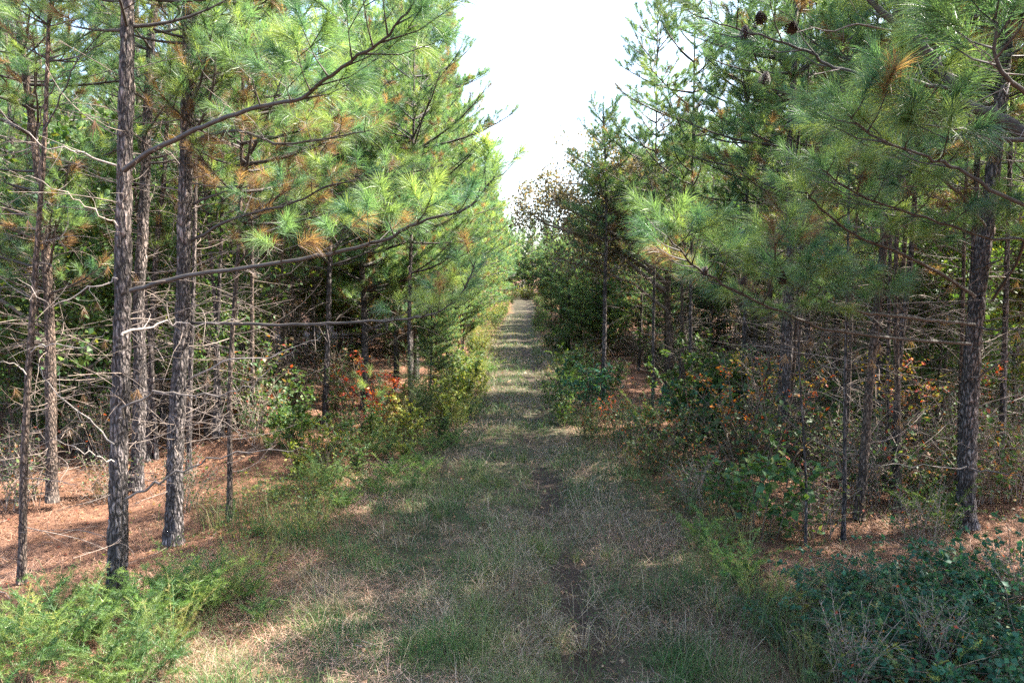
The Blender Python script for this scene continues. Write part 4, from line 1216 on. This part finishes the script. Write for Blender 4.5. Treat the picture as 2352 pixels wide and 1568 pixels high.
plant("shrub", S_BIG[0], 1775, 1235, 1.35, "big-leaved green bush in front of the right-hand wood", "bush")
plant("shrub", S_BIG[1], 1690, 1190, 1.0, "smaller big-leaved green bush left of the larger one", "bush")
plant("shrub", S_TWIG[0], 1880, 1230, 1.0, "bare twiggy brush at the foot of the bare sapling", "brush")
plant("shrub", S_TWIG[1], 1600, 1170, 0.9, "brown twiggy brush at the right verge below the thicket", "brush")
plant("shrub", S_TWIG[2], 2120, 1250, 0.9, "brown twiggy brush just left of the thick right-hand pine", "brush")
plant("shrub", S_TWIG[0], 1980, 1150, 1.5, "tall bare brush around the reddish leaning pine", "brush")
plant("feathery_weed", F_FRESH[0], 2150, 1215, 0.8, "lone bright feathery sprig left of the thick right-hand pine", "weed", hh=0.75)
plant("feathery_weed", F_GOLD[0], 1745, 1400, 0.6, "lit yellow-green weed where the track meets the dark bramble", "weed", hh=0.9)
plant("feathery_weed", F_FRESH[1], 1690, 1330, 0.6, "lit green weed behind the lit yellow-green one on the right", "weed", hh=0.75)
plant("feathery_weed", F_FRESH[2], 1620, 1260, 0.6, "green weed at the right verge under the big-leaved bushes", "weed", hh=0.75)
for k, (px, py, h, v) in enumerate([(2010, 1420, 0.8, 0), (1930, 1500, 0.7, 1), (2120, 1500, 0.9, 0), (2230, 1420, 0.95, 1), (2330, 1520, 1.0, 0), (2300, 1390, 1.1, 1), (2060, 1580, 0.8, 0), (2200, 1620, 0.9, 1),
                                    (1900, 1400, 0.6, 1), (2330, 1640, 0.9, 0), (2150, 1390, 0.8, 1), (1960, 1350, 0.6, 0)]):
    plant("bramble", S_BRAM[v], px, py, h * 0.62, "dark blue-green bramble in the shaded mass filling the bottom right corner", "bramble", group="dark brambles in the bottom right corner", hh=0.7)
for k, (px, py, h, v) in enumerate([(1870, 1460, 0.6, 0), (1840, 1540, 0.6, 1), (1990, 1480, 0.7, 1), (2080, 1440, 0.7, 0), (2250, 1560, 0.6, 1), (1780, 1480, 0.4, 0), (2180, 1330, 0.6, 0)]):
    plant("feathery_weed", F_DARK[v], px, py, h, "dark feathery weed growing in and beside the shaded brambles", "weed", group="dark feathery weeds at the brambles", hh=0.6)

# pine seedlings with long fresh needles
def seedling(seed, h):
    rnd, rg = random.Random(seed), rgen(seed)
    S, F = MB(), MB()
    tf = Tufts()
    tube(S, [[0, 0, -0.05], [0.02, 0, h * 0.5], [0, 0.02, h]], [0.012, 0.009, 0.005], BARKC, 6, 0)
    tf.add(np.array([0, 0, h - 0.12]), np.array([0, 0, 1.0]), 0.2, GREEN[2])
    for k in range(9):
        z = h * rnd.uniform(0.35, 0.85); a = rnd.uniform(0, 6.28); l = rnd.uniform(0.2, 0.42)
        d = nrm(np.array([math.cos(a), math.sin(a), 0.5]))
        b = np.array([0, 0, z])
        tube(S, [b, b + d * l], [0.006, 0.004], BARKC, 4, 0)
        tf.add(b + d * (l - 0.15), nrm(d + [0, 0, 0.3]), 0.2, GREEN[k % 3] * 1.2)
    needles(F, tf.p, tf.d, tf.l, tf.c, 130, 0.2, 0.0016, rg, True)
    return S.mesh("stems", [M_WOOD]), F.mesh("foliage", [M_WOOD, M_NEEDLE])
SEED = [seedling(600, 1.3), seedling(601, 1.0)]
plant("pine_seedling", SEED[0], 852, 1000, 1.3, "young pine seedling with long bright needles in front of the red bush", "seedling", hh=1.3)
plant("pine_seedling", SEED[1], 230, 905, 1.3, "young pine seedling in the shade behind the thickest left trunk", "seedling", hh=1.0)
plant("pine_seedling", SEED[1], 985, 905, 1.4, "young pine seedling on the left verge beyond the cedar sapling", "seedling", hh=1.0)

# fill: bushes in the woods and along the track farther off
fr = random.Random(77)
def fill(n, kinds, xr, yr, hr, fn, name, label, group, cat="bush"):
    for k in range(n):
        y = fr.uniform(*yr)
        x = fn(y)
        v = fr.choice(kinds)
        put(name, [("stems", v[0]), ("foliage", v[1])], (x, y, float(gz(x, y))), fr.uniform(0, 6), fr.uniform(*hr), label, cat, group)
fill(80, S_MIX + S_GRN + S_TWIG, None, (10.5, 34), (0.9, 2.2), lambda y: fr.uniform(3.4, 0.75 * y + 1), "shrub", "brushy bush filling the floor of the shaded right wood", "bushes under the right-hand wood")
fill(30, S_TWIG + S_MIX[:1], None, (9.5, 20), (0.8, 1.7), lambda y: fr.uniform(4.6, 0.75 * y + 1), "shrub", "bare brown brush standing between the right-hand trunks", "bare brush in the right-hand wood", "brush")
fill(70, S_GRN + S_MIX + S_TWIG, None, (13, 36), (0.9, 2.2), lambda y: -fr.uniform(4.2, 0.8 * y + 1), "shrub", "bush filling the floor of the left wood behind the litter", "bushes under the left-hand wood")
fill(16, S_TWIG, None, (9.0, 17), (0.7, 1.4), lambda y: -fr.uniform(4.6, 0.8 * y), "shrub", "bare brown brush between the left-hand trunks", "bare brush in the left-hand wood", "brush")
fill(64, S_LIME + S_GRN + F_GOLD + F_GOLD, None, (13, 85), (0.7, 1.3), lambda y: float(pathc(y)) - float(halfw(y)) - fr.uniform(0.1, 1.5), "shrub", "low bright bush fringing the left edge of the track farther off", "bushes fringing the left edge of the track")
fill(60, S_GRN + S_MIX + F_FRESH, None, (11, 85), (0.7, 1.4), lambda y: float(pathc(y)) + float(halfw(y)) + fr.uniform(0.2, 1.7), "shrub", "low dark bush fringing the right edge of the track farther off", "bushes fringing the right edge of the track")
fill(34, S_MIX + S_GRN + S_LIME, None, (92, 104), (1.2, 2.2), lambda y: fr.uniform(-6, 6), "shrub", "low reddish brush where the track ends", "brush at the end of the track", "brush")

for k, (px, py) in enumerate([(2150, 1560), (2330, 1420), (1950, 1590)]):
    plant("shrub", S_TWIG[k % 3], px, py, 0.75, "bare brown stems poking up through the dark brambles", "brush", group="bare stems among the dark brambles")

for k, (px, py, h) in enumerate([(500, 1400, 0.7), (90, 1500, 0.8), (380, 1500, 0.7), (600, 1320, 0.6), (1840, 1420, 0.6), (2100, 1600, 0.7), (1900, 1560, 0.6), (700, 1230, 0.6)]):
    plant("goldenrod", F_GOLD[k % 2], px, py, h * 0.9, "olive-yellow feathery stalks standing among the greener weeds", "weed", group="olive-yellow stalks among the near weeds", hh=0.9)
# young bushy pines crowding the verges
for side, ys in ((-1, (17.5, 19.8, 22.5, 26, 30, 35, 41)), (1, (27.0, 31, 38, 45))):
    for k, y in enumerate(ys):
        x = float(pathc(y)) + side * (float(halfw(y)) + fr.uniform(1.0, 1.5))
        put_pine(EDGE[fr.randrange(4)], (x, y, float(gz(x, y)) - 0.03), fr.uniform(-3, 3), fr.uniform(0.3, 0.46),
                 "young bushy pine crowding the %s verge, %s from the near end" % ("left" if side < 0 else "right", ORD[k]), "young bushy pines on the %s verge" % ("left" if side < 0 else "right"))

# grass clumps one can tell apart
T_G = [build_tuft(700 + k, 60, 0.32, [(0.09, 0.15, 0.04), (0.13, 0.18, 0.05), (0.25, 0.23, 0.11)], 0.05) for k in range(3)]
T_D = [build_tuft(710 + k, 70, 0.34, SC_[:3], 0.06, 0.9) for k in range(3)]
T_T = [build_tuft(720 + k, 26, 0.8, [(0.20, 0.20, 0.09), (0.30, 0.25, 0.14)], 0.08, 0.35) for k in range(2)]
def clumps(pts, vs, name, label, group):
    for px, py, s in pts:
        q = ground(px, py)
        o = ob(name, vs[fr.randrange(len(vs))], None, tuple(q), fr.uniform(0, 6))
        o.scale = (s, s, s)
        tag(o, label, "grass clump", group)
clumps([(1240, 1270, 1.1), (1265, 1295, 1.0), (1215, 1250, 0.9), (1110, 1110, 1.2), (1150, 1115, 1.0), (1085, 1105, 0.9), (1325, 1290, 0.8), (1130, 1410, 0.7), (1390, 1280, 0.7), (1010, 1190, 0.8), (1200, 1060, 1.0)],
       T_G, "grass_clump", "upright green grass clump on the track", "green grass clumps on the track")
clumps([(1030, 1230, 0.9), (960, 1220, 0.9), (1080, 1250, 0.8), (880, 1240, 0.9), (930, 1260, 0.8), (1280, 1480, 0.9), (1340, 1500, 1.0), (1250, 1440, 0.8), (1400, 1470, 0.8), (950, 1480, 0.8), (1640, 1400, 1.0), (1560, 1250, 0.9), (1480, 1200, 0.8), (700, 1330, 0.8), (760, 1400, 0.7)],
       T_D, "dry_grass_clump", "bleached straw clump bent over on the track", "dry straw clumps on the track")
T_S = [build_tuft(730 + k, 9, 0.5, [(0.42, 0.34, 0.22), (0.30, 0.24, 0.15)], 0.10, 1.2, 0.003) for k in range(2)]
clumps([(820, 1420, 0.9), (1010, 1380, 0.8), (1180, 1350, 0.7), (1320, 1420, 1.0), (1480, 1390, 0.9), (1120, 1520, 0.8), (900, 1540, 0.9), (1540, 1500, 0.9), (1010, 1300, 0.7), (1440, 1300, 0.8), (1250, 1180, 0.8), (720, 1470, 0.8)],
       T_S, "straw_stalks", "loose bleached stalks lying across the track", "loose stalks lying on the track")
clumps([(650, 1290, 0.8), (580, 1180, 0.9), (620, 1230, 0.9), (500, 1220, 0.8), (460, 1200, 0.8), (690, 1210, 0.7), (1700, 1240, 0.9), (1720, 1270, 0.8), (1820, 1440, 0.8), (2050, 1480, 0.9), (1640, 1210, 0.7)],
       T_T, "tall_grass_clump", "tall thin seed-stalk grass standing at the edge of the wood", "tall grass stalks at the wood edges")
